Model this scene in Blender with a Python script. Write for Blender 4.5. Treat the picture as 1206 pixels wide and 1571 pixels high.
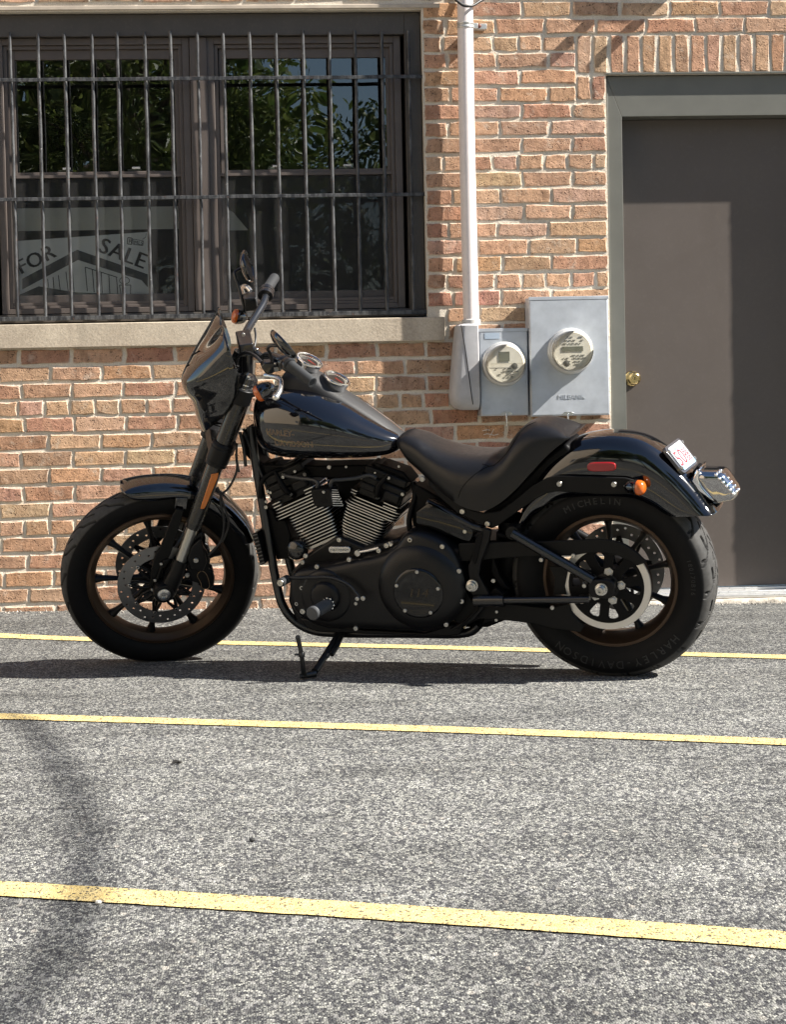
import bpy, bmesh, math, random
import numpy as np
from mathutils import Vector, Matrix
from mathutils.bvhtree import BVHTree

random.seed(7)
for o in list(bpy.data.objects):
    bpy.data.objects.remove(o)
scene = bpy.context.scene
COL = scene.collection

# ------------------------------------------------------------------ camera
IW, IH = 1206, 1571                      # photograph size, used only to measure from
FPX, CAMD, CAMH = 3100.0, 8.633, 0.94
YAW, PITCH, ROLL = math.radians(-4.5), math.radians(2.2), math.radians(-1.19)
CX, CY = IW / 2, 595 + FPX * math.tan(PITCH)


def rx(a):
    c, s = math.cos(a), math.sin(a)
    return np.array([[1, 0, 0], [0, c, -s], [0, s, c]])


def rz(a):
    c, s = math.cos(a), math.sin(a)
    return np.array([[c, -s, 0], [s, c, 0], [0, 0, 1]])


CR = rz(YAW) @ rx(math.pi / 2 - PITCH) @ rz(ROLL)
CP = np.array([0, -CAMD, CAMH])
cam_data = bpy.data.cameras.new('camera')
cam = bpy.data.objects.new('camera', cam_data)
COL.objects.link(cam)
cam.matrix_world = Matrix.Translation(CP) @ Matrix(CR.tolist()).to_4x4()
cam_data.sensor_fit = 'HORIZONTAL'
cam_data.sensor_width = 36
cam_data.lens = FPX / IW * 36
cam_data.shift_y = (CY - IH / 2) / IW
cam_data.clip_end = 500
scene.camera = cam

# ------------------------------------------------------------------ sky, sun, exposure
SUN = Vector((4.0, -1.0, 3.67)).normalized()
world = bpy.data.worlds.new('World')
scene.world = world
world.use_nodes = True
wn = world.node_tree.nodes
sky = wn.new('ShaderNodeTexSky')
sky.sky_type = 'NISHITA'
sky.sun_disc = False
sky.dust_density = 0.4
sky.ozone_density = 1.6
sky.sun_elevation = math.asin(SUN.z)
sky.sun_rotation = math.atan2(SUN.x, SUN.y)
world.node_tree.links.new(sky.outputs[0], wn['Background'].inputs[0])
wn['Background'].inputs[1].default_value = 0.052
sun_data = bpy.data.lights.new('sun', 'SUN')
sun_data.energy = 5.0
sun_data.angle = math.radians(0.53)
sun_data.color = (1.0, 0.945, 0.865)
sun = bpy.data.objects.new('sun', sun_data)
COL.objects.link(sun)
sun.rotation_euler = SUN.to_track_quat('Z', 'Y').to_euler()
sun.location = (20, -5, 18)
scene.view_settings.view_transform = 'Standard'
scene.view_settings.look = 'None'
scene.view_settings.gamma = 1
scene.view_settings.exposure = 1.58


# ------------------------------------------------------------------ measuring from the photograph
def ray(x, y):
    return CR @ np.array([(x - CX) / FPX, -(y - CY) / FPX, -1])


def wallp(x, y, d=0.0):
    r = ray(x, y)
    return CP + r * ((-d - CP[1]) / r[1])


def groundp(x, y, z=0.0):
    r = ray(x, y)
    return CP + r * ((z - CP[2]) / r[2])


# ------------------------------------------------------------------ materials
def nd(nt, kind, **kw):
    n = nt.nodes.new(kind)
    for k, v in kw.items():
        if k.startswith('i_'):
            n.inputs[k[2:].replace('_', ' ')].default_value = v
        else:
            setattr(n, k, v)
    return n


def mix_rgb(nt, fac, a, b, mode='MIX'):
    m = nt.nodes.new('ShaderNodeMix')
    m.data_type = 'RGBA'
    m.blend_type = mode
    for sock, v in ((m.inputs[0], fac), (m.inputs[6], a), (m.inputs[7], b)):
        if hasattr(v, 'is_linked'):
            nt.links.new(v, sock)
        elif isinstance(v, (int, float)):
            sock.default_value = v
        else:
            sock.default_value = (*v[:3], 1)
    return m.outputs[2]


def math_n(nt, op, a, b=0.0, clamp=False):
    m = nt.nodes.new('ShaderNodeMath')
    m.operation = op
    m.use_clamp = clamp
    for sock, v in ((m.inputs[0], a), (m.inputs[1], b)):
        if hasattr(v, 'is_linked'):
            nt.links.new(v, sock)
        else:
            sock.default_value = v
    return m.outputs[0]


def maprange(nt, v, a, b, c=0.0, d=1.0):
    m = nt.nodes.new('ShaderNodeMapRange')
    nt.links.new(v, m.inputs[0])
    for i, q in enumerate((a, b, c, d)):
        m.inputs[i + 1].default_value = q
    return m.outputs[0]


def noise(nt, vec, scale, detail=4.0, rough=0.6):
    n = nd(nt, 'ShaderNodeTexNoise', i_Scale=scale, i_Detail=detail, i_Roughness=rough)
    if vec is not None:
        nt.links.new(vec, n.inputs['Vector'])
    return n.outputs['Fac']


def base_mat(name):
    m = bpy.data.materials.new(name)
    m.use_nodes = True
    nt = m.node_tree
    bsdf = nt.nodes['Principled BSDF']
    return m, nt, bsdf


def pos(nt, scale=None):
    g = nt.nodes.new('ShaderNodeNewGeometry').outputs['Position']
    if scale is None:
        return g
    mp = nt.nodes.new('ShaderNodeMapping')
    mp.inputs['Scale'].default_value = scale
    nt.links.new(g, mp.inputs['Vector'])
    return mp.outputs[0]


def set_bump(nt, bsdf, height, strength, dist):
    b = nt.nodes.new('ShaderNodeBump')
    b.inputs['Strength'].default_value = strength
    b.inputs['Distance'].default_value = dist
    nt.links.new(height, b.inputs['Height'])
    nt.links.new(b.outputs[0], bsdf.inputs['Normal'])


MATS = {}


def pm(name, col, rough=0.5, metal=0.0, spec=0.5, coat=0.0, var=None, bump=None, rvar=None, tex='Object', dust=0.0):
    """Principled material with optional value variation, roughness variation and fine relief."""
    if name in MATS:
        return MATS[name]
    m, nt, b = base_mat(name)
    b.inputs['Base Color'].default_value = (*col, 1)
    b.inputs['Roughness'].default_value = rough
    b.inputs['Metallic'].default_value = metal
    b.inputs['Specular IOR Level'].default_value = spec
    b.inputs['Coat Weight'].default_value = coat
    b.inputs['Coat Roughness'].default_value = 0.03
    tc = nt.nodes.new('ShaderNodeTexCoord').outputs[tex]
    out = None
    if var:
        f = noise(nt, tc, var[0], 5, 0.65)
        f = maprange(nt, f, 0.3, 0.7, 1 - var[1], 1 + var[1])
        out = mix_rgb(nt, 1.0, col, f, 'MULTIPLY')
    if dust:
        g = noise(nt, tc, 60, 6, 0.7)
        g = maprange(nt, g, 0.52, 0.75, 0, dust)
        out = mix_rgb(nt, g, out if out is not None else col, (0.3, 0.27, 0.22))
    if out is not None:
        nt.links.new(out, b.inputs['Base Color'])
    if rvar:
        f = noise(nt, tc, rvar[0], 4, 0.6)
        nt.links.new(maprange(nt, f, 0.3, 0.7, max(0, rough - rvar[1]), rough + rvar[1]), b.inputs['Roughness'])
    if bump:
        set_bump(nt, b, noise(nt, tc, bump[0], 5, 0.6), bump[1], bump[2])
    MATS[name] = m
    return m


def brick_mat(name, attr):
    m, nt, b = base_mat(name)
    if attr:
        col = nd(nt, 'ShaderNodeAttribute', attribute_name='bcol').outputs['Color']
    else:
        col = nt.nodes.new('ShaderNodeObjectInfo').outputs['Color']
    p = pos(nt)
    f = maprange(nt, noise(nt, p, 22, 6, 0.65), 0.3, 0.7, 0.62, 1.34)
    c = mix_rgb(nt, 1.0, col, f, 'MULTIPLY')
    band = maprange(nt, noise(nt, pos(nt, (16, 3, 2.5)), 1.0, 3, 0.5), 0.5, 0.62, 0, 0.55)
    c = mix_rgb(nt, band, c, mix_rgb(nt, 0.55, col, (0.47, 0.29, 0.18)))
    dk = maprange(nt, noise(nt, pos(nt, (22, 3, 6)), 1.0, 3, 0.5), 0.56, 0.68, 0, 0.6)
    c = mix_rgb(nt, dk, c, mix_rgb(nt, 0.6, col, (0.12, 0.06, 0.035)))
    v = nd(nt, 'ShaderNodeTexVoronoi', i_Scale=120.0)
    nt.links.new(p, v.inputs['Vector'])
    pit = maprange(nt, v.outputs['Distance'], 0.20, 0.36, 1, 0)
    pit = math_n(nt, 'MULTIPLY', pit, maprange(nt, noise(nt, p, 30, 3, 0.6), 0.46, 0.58, 0, 1))
    c = mix_rgb(nt, math_n(nt, 'MULTIPLY', pit, 0.85), c, (0.035, 0.02, 0.014))
    big = maprange(nt, noise(nt, p, 1.6, 5, 0.6), 0.3, 0.7, 0.86, 1.10)
    c = mix_rgb(nt, 1.0, c, big, 'MULTIPLY')
    fine = maprange(nt, noise(nt, p, 260, 3, 0.7), 0.3, 0.7, 0.75, 1.25)
    c = mix_rgb(nt, 1.0, c, fine, 'MULTIPLY')
    e = nd(nt, 'ShaderNodeAttribute', attribute_name='edge').outputs['Fac']
    sm = math_n(nt, 'MULTIPLY', e, maprange(nt, noise(nt, p, 26, 5, 0.65), 0.40, 0.52, 0.1, 1.0))
    film = maprange(nt, noise(nt, p, 14, 7, 0.75), 0.55, 0.76, 0, 0.6)
    sm = math_n(nt, 'MAXIMUM', sm, film)
    c = mix_rgb(nt, sm, c, (0.60, 0.54, 0.45))
    nt.links.new(c, b.inputs['Base Color'])
    b.inputs['Roughness'].default_value = 0.92
    b.inputs['Specular IOR Level'].default_value = 0.2
    h = math_n(nt, 'SUBTRACT', math_n(nt, 'ADD', noise(nt, p, 45, 6, 0.7), math_n(nt, 'MULTIPLY', noise(nt, p, 200, 4, 0.7), 0.35)), math_n(nt, 'MULTIPLY', pit, 0.9))
    set_bump(nt, b, h, 0.8, 0.006)
    return m


def mortar_mat():
    m, nt, b = base_mat('mortar')
    p = pos(nt)
    f = maprange(nt, noise(nt, p, 9, 6, 0.65), 0.3, 0.7, 0, 1)
    c = mix_rgb(nt, f, (0.54, 0.485, 0.40), (0.70, 0.64, 0.54))
    c = mix_rgb(nt, 1.0, c, maprange(nt, noise(nt, p, 240, 3, 0.7), 0.3, 0.7, 0.75, 1.2), 'MULTIPLY')
    nt.links.new(c, b.inputs['Base Color'])
    b.inputs['Roughness'].default_value = 0.95
    b.inputs['Specular IOR Level'].default_value = 0.15
    set_bump(nt, b, math_n(nt, 'ADD', noise(nt, p, 60, 6, 0.7), noise(nt, p, 260, 3, 0.7)), 0.6, 0.004)
    return m


def asphalt_nodes(nt, p):
    """returns colour, speckle, height sockets of the weathered asphalt"""
    pa_ = pos(nt, (1.0, 0.55, 1.0))
    v = nd(nt, 'ShaderNodeTexVoronoi', i_Scale=260.0)
    nt.links.new(pa_, v.inputs['Vector'])
    sp = nt.nodes.new('ShaderNodeSeparateColor')
    nt.links.new(v.outputs['Color'], sp.inputs[0])
    v2 = nd(nt, 'ShaderNodeTexVoronoi', i_Scale=125.0)
    nt.links.new(pa_, v2.inputs['Vector'])
    sp2 = nt.nodes.new('ShaderNodeSeparateColor')
    nt.links.new(v2.outputs['Color'], sp2.inputs[0])
    ramp = nt.nodes.new('ShaderNodeValToRGB')
    nt.links.new(sp.outputs[0], ramp.inputs[0])
    cr = ramp.color_ramp
    cr.elements[0].position, cr.elements[0].color = 0.0, (0.034, 0.035, 0.040, 1)
    cr.elements[1].position, cr.elements[1].color = 1.0, (0.385, 0.382, 0.338, 1)
    for pp, cc in ((0.30, (0.052, 0.052, 0.054, 1)), (0.55, (0.124, 0.126, 0.120, 1)), (0.8, (0.216, 0.217, 0.198, 1))):
        e = cr.elements.new(pp)
        e.color = cc
    c = ramp.outputs[0]
    big = maprange(nt, sp2.outputs[1], 0.82, 0.9, 0, 0.6)
    c = mix_rgb(nt, big, c, (0.29, 0.285, 0.27))
    big2 = maprange(nt, sp2.outputs[2], 0.8, 0.9, 0, 0.7)
    c = mix_rgb(nt, big2, c, (0.035, 0.035, 0.04))
    l1 = maprange(nt, noise(nt, p, 0.9, 5, 0.6), 0.3, 0.7, 0.86, 1.12)
    l2 = maprange(nt, noise(nt, pos(nt, (0.7, 5.5, 1)), 1.0, 5, 0.65), 0.35, 0.65, 0.78, 1.13)
    l3 = maprange(nt, noise(nt, p, 11, 5, 0.7), 0.3, 0.7, 0.8, 1.2)
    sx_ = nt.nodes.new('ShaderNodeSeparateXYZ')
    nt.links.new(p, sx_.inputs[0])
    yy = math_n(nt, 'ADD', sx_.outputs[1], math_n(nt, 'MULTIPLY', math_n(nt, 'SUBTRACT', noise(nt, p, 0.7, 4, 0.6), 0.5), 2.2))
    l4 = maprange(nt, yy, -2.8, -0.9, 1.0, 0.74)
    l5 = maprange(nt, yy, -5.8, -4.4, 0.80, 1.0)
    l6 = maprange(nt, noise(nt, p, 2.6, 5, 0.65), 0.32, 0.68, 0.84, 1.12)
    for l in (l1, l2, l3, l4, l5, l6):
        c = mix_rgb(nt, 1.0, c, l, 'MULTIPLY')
    v3 = nd(nt, 'ShaderNodeTexVoronoi', i_Scale=46.0)
    nt.links.new(pa_, v3.inputs['Vector'])
    sp3 = nt.nodes.new('ShaderNodeSeparateColor')
    nt.links.new(v3.outputs['Color'], sp3.inputs[0])
    st = math_n(nt, 'MULTIPLY', maprange(nt, sp3.outputs[0], 0.90, 0.93, 0, 1), maprange(nt, v3.outputs['Distance'], 0.20, 0.32, 1, 0))
    c = mix_rgb(nt, math_n(nt, 'MULTIPLY', st, 0.75), c, mix_rgb(nt, sp3.outputs[1], (0.05, 0.048, 0.045), (0.42, 0.39, 0.34)))
    height = math_n(nt, 'ADD', math_n(nt, 'MULTIPLY', sp.outputs[0], 0.7), math_n(nt, 'MULTIPLY', v.outputs['Distance'], -0.9))
    return c, sp.outputs[0], height


def asphalt_mat():
    m, nt, b = base_mat('asphalt')
    p = pos(nt)
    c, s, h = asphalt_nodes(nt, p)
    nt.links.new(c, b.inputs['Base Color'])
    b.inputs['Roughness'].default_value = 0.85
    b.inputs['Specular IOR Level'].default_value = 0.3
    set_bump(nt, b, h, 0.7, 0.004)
    return m


def line_paint_mat():
    m, nt, b = base_mat('yellow_line_paint')
    p = pos(nt)
    c, s, h = asphalt_nodes(nt, p)
    pc = mix_rgb(nt, maprange(nt, noise(nt, p, 30, 4, 0.6), 0.3, 0.7, 0, 1), (0.52, 0.385, 0.14), (0.64, 0.50, 0.23))
    pc = mix_rgb(nt, 1.0, pc, maprange(nt, s, 0, 1, 0.78, 1.12), 'MULTIPLY')
    wear = math_n(nt, 'ADD', math_n(nt, 'MULTIPLY', s, 0.8), math_n(nt, 'MULTIPLY', noise(nt, p, 14, 5, 0.7), 0.5))
    worn = maprange(nt, wear, 0.33, 0.42, 0.9, 0)
    nt.links.new(mix_rgb(nt, worn, pc, c), b.inputs['Base Color'])
    b.inputs['Roughness'].default_value = 0.75
    set_bump(nt, b, h, 0.5, 0.003)
    return m


# ------------------------------------------------------------------ mesh helpers
class MB:
    """collects shapes and links them as one mesh object"""

    def __init__(self):
        self.v, self.f, self.m = [], [], []
        self.attr = []

    def add(self, vs, fs, mi=0, at=0.0):
        o = len(self.v)
        self.v += [tuple(map(float, q)) for q in vs]
        self.f += [tuple(i + o for i in q) for q in fs]
        self.m += [mi] * len(fs)
        self.attr += list(at) if isinstance(at, (list, tuple)) else [at] * len(vs)
        return self

    def box(self, a, b, mi=0, M=None):
        x0, y0, z0 = a
        x1, y1, z1 = b
        vs = [(x0, y0, z0), (x1, y0, z0), (x1, y1, z0), (x0, y1, z0), (x0, y0, z1), (x1, y0, z1), (x1, y1, z1), (x0, y1, z1)]
        if M is not None:
            vs = [tuple(M @ Vector(q)) for q in vs]
        return self.add(vs, [(0, 3, 2, 1), (4, 5, 6, 7), (0, 1, 5, 4), (1, 2, 6, 5), (2, 3, 7, 6), (3, 0, 4, 7)], mi)

    def prism(self, pts, y0, y1, mi=0):
        """closed outline (x,z) pushed from y0 to y1"""
        n = len(pts)
        vs = [(p[0], y0, p[1]) for p in pts] + [(p[0], y1, p[1]) for p in pts]
        fs = [tuple(range(n)), tuple(range(2 * n - 1, n - 1, -1))] + [(i, i + n, (i + 1) % n + n, (i + 1) % n) for i in range(n)]
        return self.add(vs, fs, mi)

    def lathe(self, prof, origin, axis, n=32, mi=0, closed=False, caps=True):
        """profile of (radius, distance along axis)"""
        ax = Vector(axis).normalized()
        u = ax.orthogonal().normalized()
        w = ax.cross(u)
        o = Vector(origin)
        vs = []
        for r, a in prof:
            for k in range(n):
                t = 2 * math.pi * k / n
                vs.append(o + ax * a + (u * math.cos(t) + w * math.sin(t)) * r)
        fs = []
        L = len(prof)
        for i in range(L if closed else L - 1):
            j = (i + 1) % L
            for k in range(n):
                k2 = (k + 1) % n
                fs.append((i * n + k, i * n + k2, j * n + k2, j * n + k))
        if caps and not closed:
            fs.append(tuple(range(n)))
            fs.append(tuple(range((L - 1) * n, L * n)))
        return self.add(vs, fs, mi)

    def cyl(self, p0, p1, r0, r1=None, n=16, mi=0):
        p0, p1 = Vector(p0), Vector(p1)
        return self.lathe([(r0, 0), (r0 if r1 is None else r1, (p1 - p0).length)], p0, p1 - p0, n, mi)

    def tube(self, pts, r, n=10, mi=0, caps=True, flat=1.0):
        P = [Vector(p) for p in pts]
        R = r if isinstance(r, (list, tuple)) else [r] * len(P)
        t0 = (P[1] - P[0]).normalized()
        u = t0.orthogonal().normalized()
        vs = []
        for i, p in enumerate(P):
            t = (P[min(i + 1, len(P) - 1)] - P[max(i - 1, 0)]).normalized()
            u = (u - t * u.dot(t)).normalized()
            w = t.cross(u)
            for k in range(n):
                a = 2 * math.pi * k / n
                vs.append(p + (u * math.cos(a) + w * math.sin(a) * flat) * R[i])
        fs = [(i * n + k, i * n + (k + 1) % n, (i + 1) * n + (k + 1) % n, (i + 1) * n + k) for i in range(len(P) - 1) for k in range(n)]
        if caps:
            fs += [tuple(range(n)), tuple(range((len(P) - 1) * n, len(P) * n))]
        return self.add(vs, fs, mi)

    def loft(self, rings, mi=0, closed=True, caps=True):
        n = len(rings[0])
        vs = [q for r in rings for q in r]
        fs = []
        for i in range(len(rings) - 1):
            for k in range(n if closed else n - 1):
                k2 = (k + 1) % n
                fs.append((i * n + k, i * n + k2, (i + 1) * n + k2, (i + 1) * n + k))
        if caps and closed:
            fs += [tuple(range(n)), tuple(range((len(rings) - 1) * n, len(rings) * n))]
        return self.add(vs, fs, mi)

    def ball(self, c, r, n=14, mi=0):
        if not isinstance(r, (list, tuple)):
            r = (r, r, r)
        rings = []
        m = n // 2
        for i in range(1, m):
            a = math.pi * i / m
            rings.append([(c[0] + r[0] * math.sin(a) * math.cos(2 * math.pi * k / n), c[1] + r[1] * math.sin(a) * math.sin(2 * math.pi * k / n), c[2] - r[2] * math.cos(a)) for k in range(n)])
        return self.loft(rings, mi)

    def plate(self, outer, holes, y0, y1, mi=0):
        """flat plate in XZ with holes"""
        bm = bmesh.new()
        es, loops = [], []
        for lp in [outer] + list(holes):
            vs = [bm.verts.new((p[0], y0, p[1])) for p in lp]
            loops.append(len(vs))
            es += [bm.edges.new((vs[i], vs[(i + 1) % len(vs)])) for i in range(len(vs))]
        bmesh.ops.triangle_fill(bm, use_beauty=True, use_dissolve=False, edges=es, normal=(0, 1, 0))
        bm.verts.index_update()
        vs = [v.co[:] for v in bm.verts]
        n = len(vs)
        fs = [tuple(v.index for v in f.verts) for f in bm.faces]
        bm.free()
        fs += [tuple(i + n for i in q) for q in fs]
        o = 0
        for L in loops:
            fs += [(o + i, o + (i + 1) % L, o + (i + 1) % L + n, o + i + n) for i in range(L)]
            o += L
        return self.add(vs + [(q[0], y1, q[2]) for q in vs], fs, mi)

    def mesh(self, name, mats, smooth=40, attr=None):
        me = bpy.data.meshes.new(name)
        me.from_pydata(self.v, [], self.f)
        for mt in (mats if isinstance(mats, (list, tuple)) else [mats]):
            me.materials.append(mt)
        me.polygons.foreach_set('material_index', self.m)
        if attr:
            a = me.attributes.new(attr, 'FLOAT', 'POINT')
            a.data.foreach_set('value', self.attr)
        bm = bmesh.new()
        bm.from_mesh(me)
        bmesh.ops.recalc_face_normals(bm, faces=bm.faces[:])
        bm.to_mesh(me)
        bm.free()
        if smooth:
            me.shade_smooth()
            me.set_sharp_from_angle(angle=math.radians(smooth))
        me.update()
        return me

    def build(self, name, mats, parent=None, smooth=40, bevel=0, seg=2, M=None, subs=0, solid=0, label=None, attr=None):
        o = bpy.data.objects.new(name, self.mesh(name, mats, smooth, attr))
        COL.objects.link(o)
        if parent is not None:
            o.parent = parent
        if M is not None:
            o.matrix_local = M
        if solid:
            md = o.modifiers.new('thickness', 'SOLIDIFY')
            md.thickness = solid
            md.offset = -1
        if subs:
            md = o.modifiers.new('smooth', 'SUBSURF')
            md.levels = md.render_levels = subs
        if bevel:
            md = o.modifiers.new('bevel', 'BEVEL')
            md.width = bevel
            md.segments = seg
            md.limit_method = 'ANGLE'
            md.angle_limit = math.radians(38)
            md.use_clamp_overlap = True
        if label:
            o['label'] = label
        return o


def inst(me, name, parent=None, M=None, col=None):
    o = bpy.data.objects.new(name, me)
    COL.objects.link(o)
    if parent is not None:
        o.parent = parent
    if M is not None:
        o.matrix_local = M
    if col:
        o.color = (*col, 1)
    return o


def tag(o, label, cat, group=None):
    o['label'] = label
    o['category'] = cat
    if group:
        o['group'] = group
    return o


def empty(name, label, cat, loc=(0, 0, 0), group=None):
    o = bpy.data.objects.new(name, None)
    COL.objects.link(o)
    o.location = loc
    o.empty_display_size = 0.1
    return tag(o, label, cat, group)


def spline(pts, n, closed=False):
    """Catmull-Rom through points, n samples"""
    P = [np.array(p, float) for p in pts]
    m = len(P)
    out = []
    segs = m if closed else m - 1
    for i in range(n):
        t = i / (n if closed else n - 1) * segs
        k = min(int(t), segs - 1)
        u = t - k
        if closed:
            a, b, c, d = P[(k - 1) % m], P[k % m], P[(k + 1) % m], P[(k + 2) % m]
        else:
            a, b, c, d = P[max(k - 1, 0)], P[k], P[k + 1], P[min(k + 2, m - 1)]
        out.append(0.5 * ((2 * b) + (c - a) * u + (2 * a - 5 * b + 4 * c - d) * u * u + (3 * b - a - 3 * c + d) * u ** 3))
    return out


def circle2(cx, cz, r, n=24, ph=0.0):
    return [(cx + r * math.cos(2 * math.pi * k / n + ph), cz + r * math.sin(2 * math.pi * k / n + ph)) for k in range(n)]


def text_verts(s, size, outline=0.0, extrude=0.0, spacing=1.0, shear=0.0):
    cu = bpy.data.curves.new('lettering', 'FONT')
    cu.body = s
    cu.size = size
    cu.space_character = spacing
    cu.align_x = 'CENTER'
    cu.align_y = 'CENTER'
    cu.shear = shear
    cu.resolution_u = 3
    if outline:
        cu.fill_mode = 'NONE'
        cu.bevel_depth = outline
        cu.bevel_resolution = 0
    else:
        cu.extrude = extrude
    o = bpy.data.objects.new('lettering', cu)
    COL.objects.link(o)
    bpy.context.view_layer.update()
    dg = bpy.context.evaluated_depsgraph_get()
    me = bpy.data.meshes.new_from_object(o.evaluated_get(dg))
    vs = [tuple(v.co) for v in me.vertices]
    fs = [tuple(p.vertices) for p in me.polygons]
    bpy.data.objects.remove(o)
    bpy.data.meshes.remove(me)
    return vs, fs


def text_obj(s, size, mat, name, parent, M, extrude=0.0008, spacing=1.0, outline=0.0, shear=0.0, label=None):
    vs, fs = text_verts(s, size, outline, extrude, spacing, shear)
    mb = MB()
    mb.add([tuple(M @ Vector(v)) for v in vs], fs)
    return mb.build(name, mat, parent, smooth=0, label=label)


GLOSS = pm('gloss_black_paint', (0.002, 0.002, 0.003), 0.08, spec=0.5, coat=1.0, rvar=(30, 0.015))
SATIN = pm('satin_black_metal', (0.0045, 0.0045, 0.005), 0.40, spec=0.22, rvar=(25, 0.06), bump=(350, 0.06, 0.001))
MATTE = pm('wrinkle_black_paint', (0.005, 0.005, 0.005), 0.58, spec=0.18, bump=(420, 0.35, 0.001))
def rubber_mat():
    m, nt, b = base_mat('tyre_rubber')
    p = nt.nodes.new('ShaderNodeTexCoord').outputs['Object']
    t = nd(nt, 'ShaderNodeAttribute', attribute_name='tread').outputs['Fac']
    n = maprange(nt, noise(nt, p, 45, 6, 0.7), 0.3, 0.7, 0.75, 1.25)
    c = mix_rgb(nt, t, (0.0045, 0.0045, 0.005), (0.050, 0.049, 0.047))
    c = mix_rgb(nt, 1.0, c, n, 'MULTIPLY')
    nt.links.new(c, b.inputs['Base Color'])
    b.inputs['Roughness'].default_value = 0.6
    b.inputs['Specular IOR Level'].default_value = 0.16
    set_bump(nt, b, noise(nt, p, 260, 4, 0.6), 0.12, 0.001)
    return m


RUBBER = rubber_mat()
GRIP = pm('grip_rubber', (0.022, 0.024, 0.026), 0.62, spec=0.35, bump=(200, 0.1, 0.001))
VINYL = pm('seat_vinyl', (0.007, 0.007, 0.0078), 0.36, spec=0.36, rvar=(60, 0.05), bump=(230, 0.18, 0.0012))
CHROME = pm('chrome', (0.75, 0.75, 0.76), 0.08, metal=1.0, rvar=(40, 0.03))
STEEL = pm('brushed_steel', (0.55, 0.55, 0.55), 0.28, metal=1.0, var=(80, 0.12), rvar=(60, 0.08))
BOLT = pm('zinc_bolt', (0.52, 0.51, 0.48), 0.3, metal=1.0, rvar=(90, 0.1))
BRONZE = pm('bronze_rim_paint', (0.060, 0.037, 0.023), 0.38, metal=0.6, rvar=(40, 0.05))
DARK = pm('deep_black_plastic', (0.003, 0.003, 0.0035), 0.5, spec=0.12)
FINEDGE = pm('machined_fin_edge', (0.58, 0.57, 0.55), 0.36, metal=1.0)
AMBER = pm('amber_lens', (0.50, 0.10, 0.006), 0.12, spec=0.6, coat=0.5)
REDL = pm('red_reflector', (0.26, 0.008, 0.008), 0.15, spec=0.6, coat=0.5, bump=(300, 0.3, 0.001))
GOLDLINE = pm('bronze_outline_print', (0.34, 0.23, 0.13), 0.4, metal=0.3)
MIRROR = pm('mirror_glass', (0.8, 0.8, 0.8), 0.02, metal=1.0)

# ================================================================== THE SETTING
def foot(u):
    return -0.0165 * (u - 0.667)


def gz(x, y):
    """height of the asphalt: level, with a slight fall along the foot of the wall"""
    t = min(1, max(0, (y + 1.0) / 1.0))
    return foot(min(max(x, -4), 5)) * t * t * (3 - 2 * t)


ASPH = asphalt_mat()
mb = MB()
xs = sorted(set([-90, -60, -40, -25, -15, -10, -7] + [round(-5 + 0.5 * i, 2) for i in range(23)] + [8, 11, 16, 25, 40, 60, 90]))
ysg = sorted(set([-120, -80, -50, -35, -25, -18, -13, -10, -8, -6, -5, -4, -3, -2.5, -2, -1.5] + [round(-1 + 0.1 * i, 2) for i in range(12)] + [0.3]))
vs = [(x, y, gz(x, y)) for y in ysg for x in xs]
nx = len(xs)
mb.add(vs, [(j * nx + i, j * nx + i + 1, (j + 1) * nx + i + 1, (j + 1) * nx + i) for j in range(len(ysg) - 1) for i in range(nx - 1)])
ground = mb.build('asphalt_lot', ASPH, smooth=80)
ground['kind'] = 'structure'

# ---- yellow painted lines, 4 mm above the asphalt
LINEM = line_paint_mat()
rl = random.Random(3)
for pa, pb, wd, lab in (((0, 977.6), (1206, 1008.2), 0.098, 'thin worn yellow line painted on asphalt behind the motorcycle wheels'),
                        ((0, 1098.4), (1206, 1138.7), 0.092, 'yellow line painted on asphalt just in front of the motorcycle'),
                        ((0, 1363), (1206, 1445), 0.104, 'wide yellow line painted on asphalt nearest the viewer')):
    A, B = groundp(*pa), groundp(*pb)
    d = (B - A)[:2]
    ln = np.linalg.norm(d)
    d /= ln
    nrm = np.array([-d[1], d[0]])
    mb = MB()
    vs = []
    t = -2.5
    ts = []
    while t < ln + 3.0:
        ts.append(t)
        t += 0.022
    for t in ts:
        c = A[:2] + d * t
        sag = 0.012 * math.sin(t * 2.1 + pa[1])
        for s in (-1, 1):
            q = c + nrm * (s * (wd / 2 + rl.uniform(-0.0022, 0.0022)) + sag)
            vs.append((q[0], q[1], gz(q[0], q[1]) + 0.003))
    mb.add(vs, [(2 * i, 2 * i + 1, 2 * i + 3, 2 * i + 2) for i in range(len(ts) - 1)])
    o = mb.build('painted_line', LINEM)
    o['kind'] = 'structure'
    o['label'] = lab

# ---- hairline cracks in the asphalt
CRK = pm('crack_dirt', (0.022, 0.022, 0.024), 0.95)
rc_ = random.Random(8)
for path, wd in (([(-60, 1066), (60, 1067), (180, 1071), (300, 1072), (420, 1079), (560, 1078), (640, 1084)], 0.0035), ([(30, 1243), (130, 1240), (240, 1246), (330, 1243), (430, 1250)], 0.0028), ([(700, 1168), (820, 1161), (930, 1168), (1060, 1163), (1210, 1172)], 0.003)):
    pts = [groundp(*q) for q in path]
    pts = spline([p[:2] for p in pts], 90)
    mb = MB()
    vs = []
    for i, p in enumerate(pts):
        ww = wd * max(0.15, rc_.uniform(0.3, 1.3)) / 2
        jy = rc_.uniform(-0.006, 0.006)
        vs += [(p[0], p[1] - ww + jy, gz(p[0], p[1]) + 0.0012), (p[0], p[1] + ww + jy, gz(p[0], p[1]) + 0.0012)]
    mb.add(vs, [(2 * i, 2 * i + 1, 2 * i + 3, 2 * i + 2) for i in range(len(pts) - 1)])
    mb.build('crack', CRK, ground)

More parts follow.
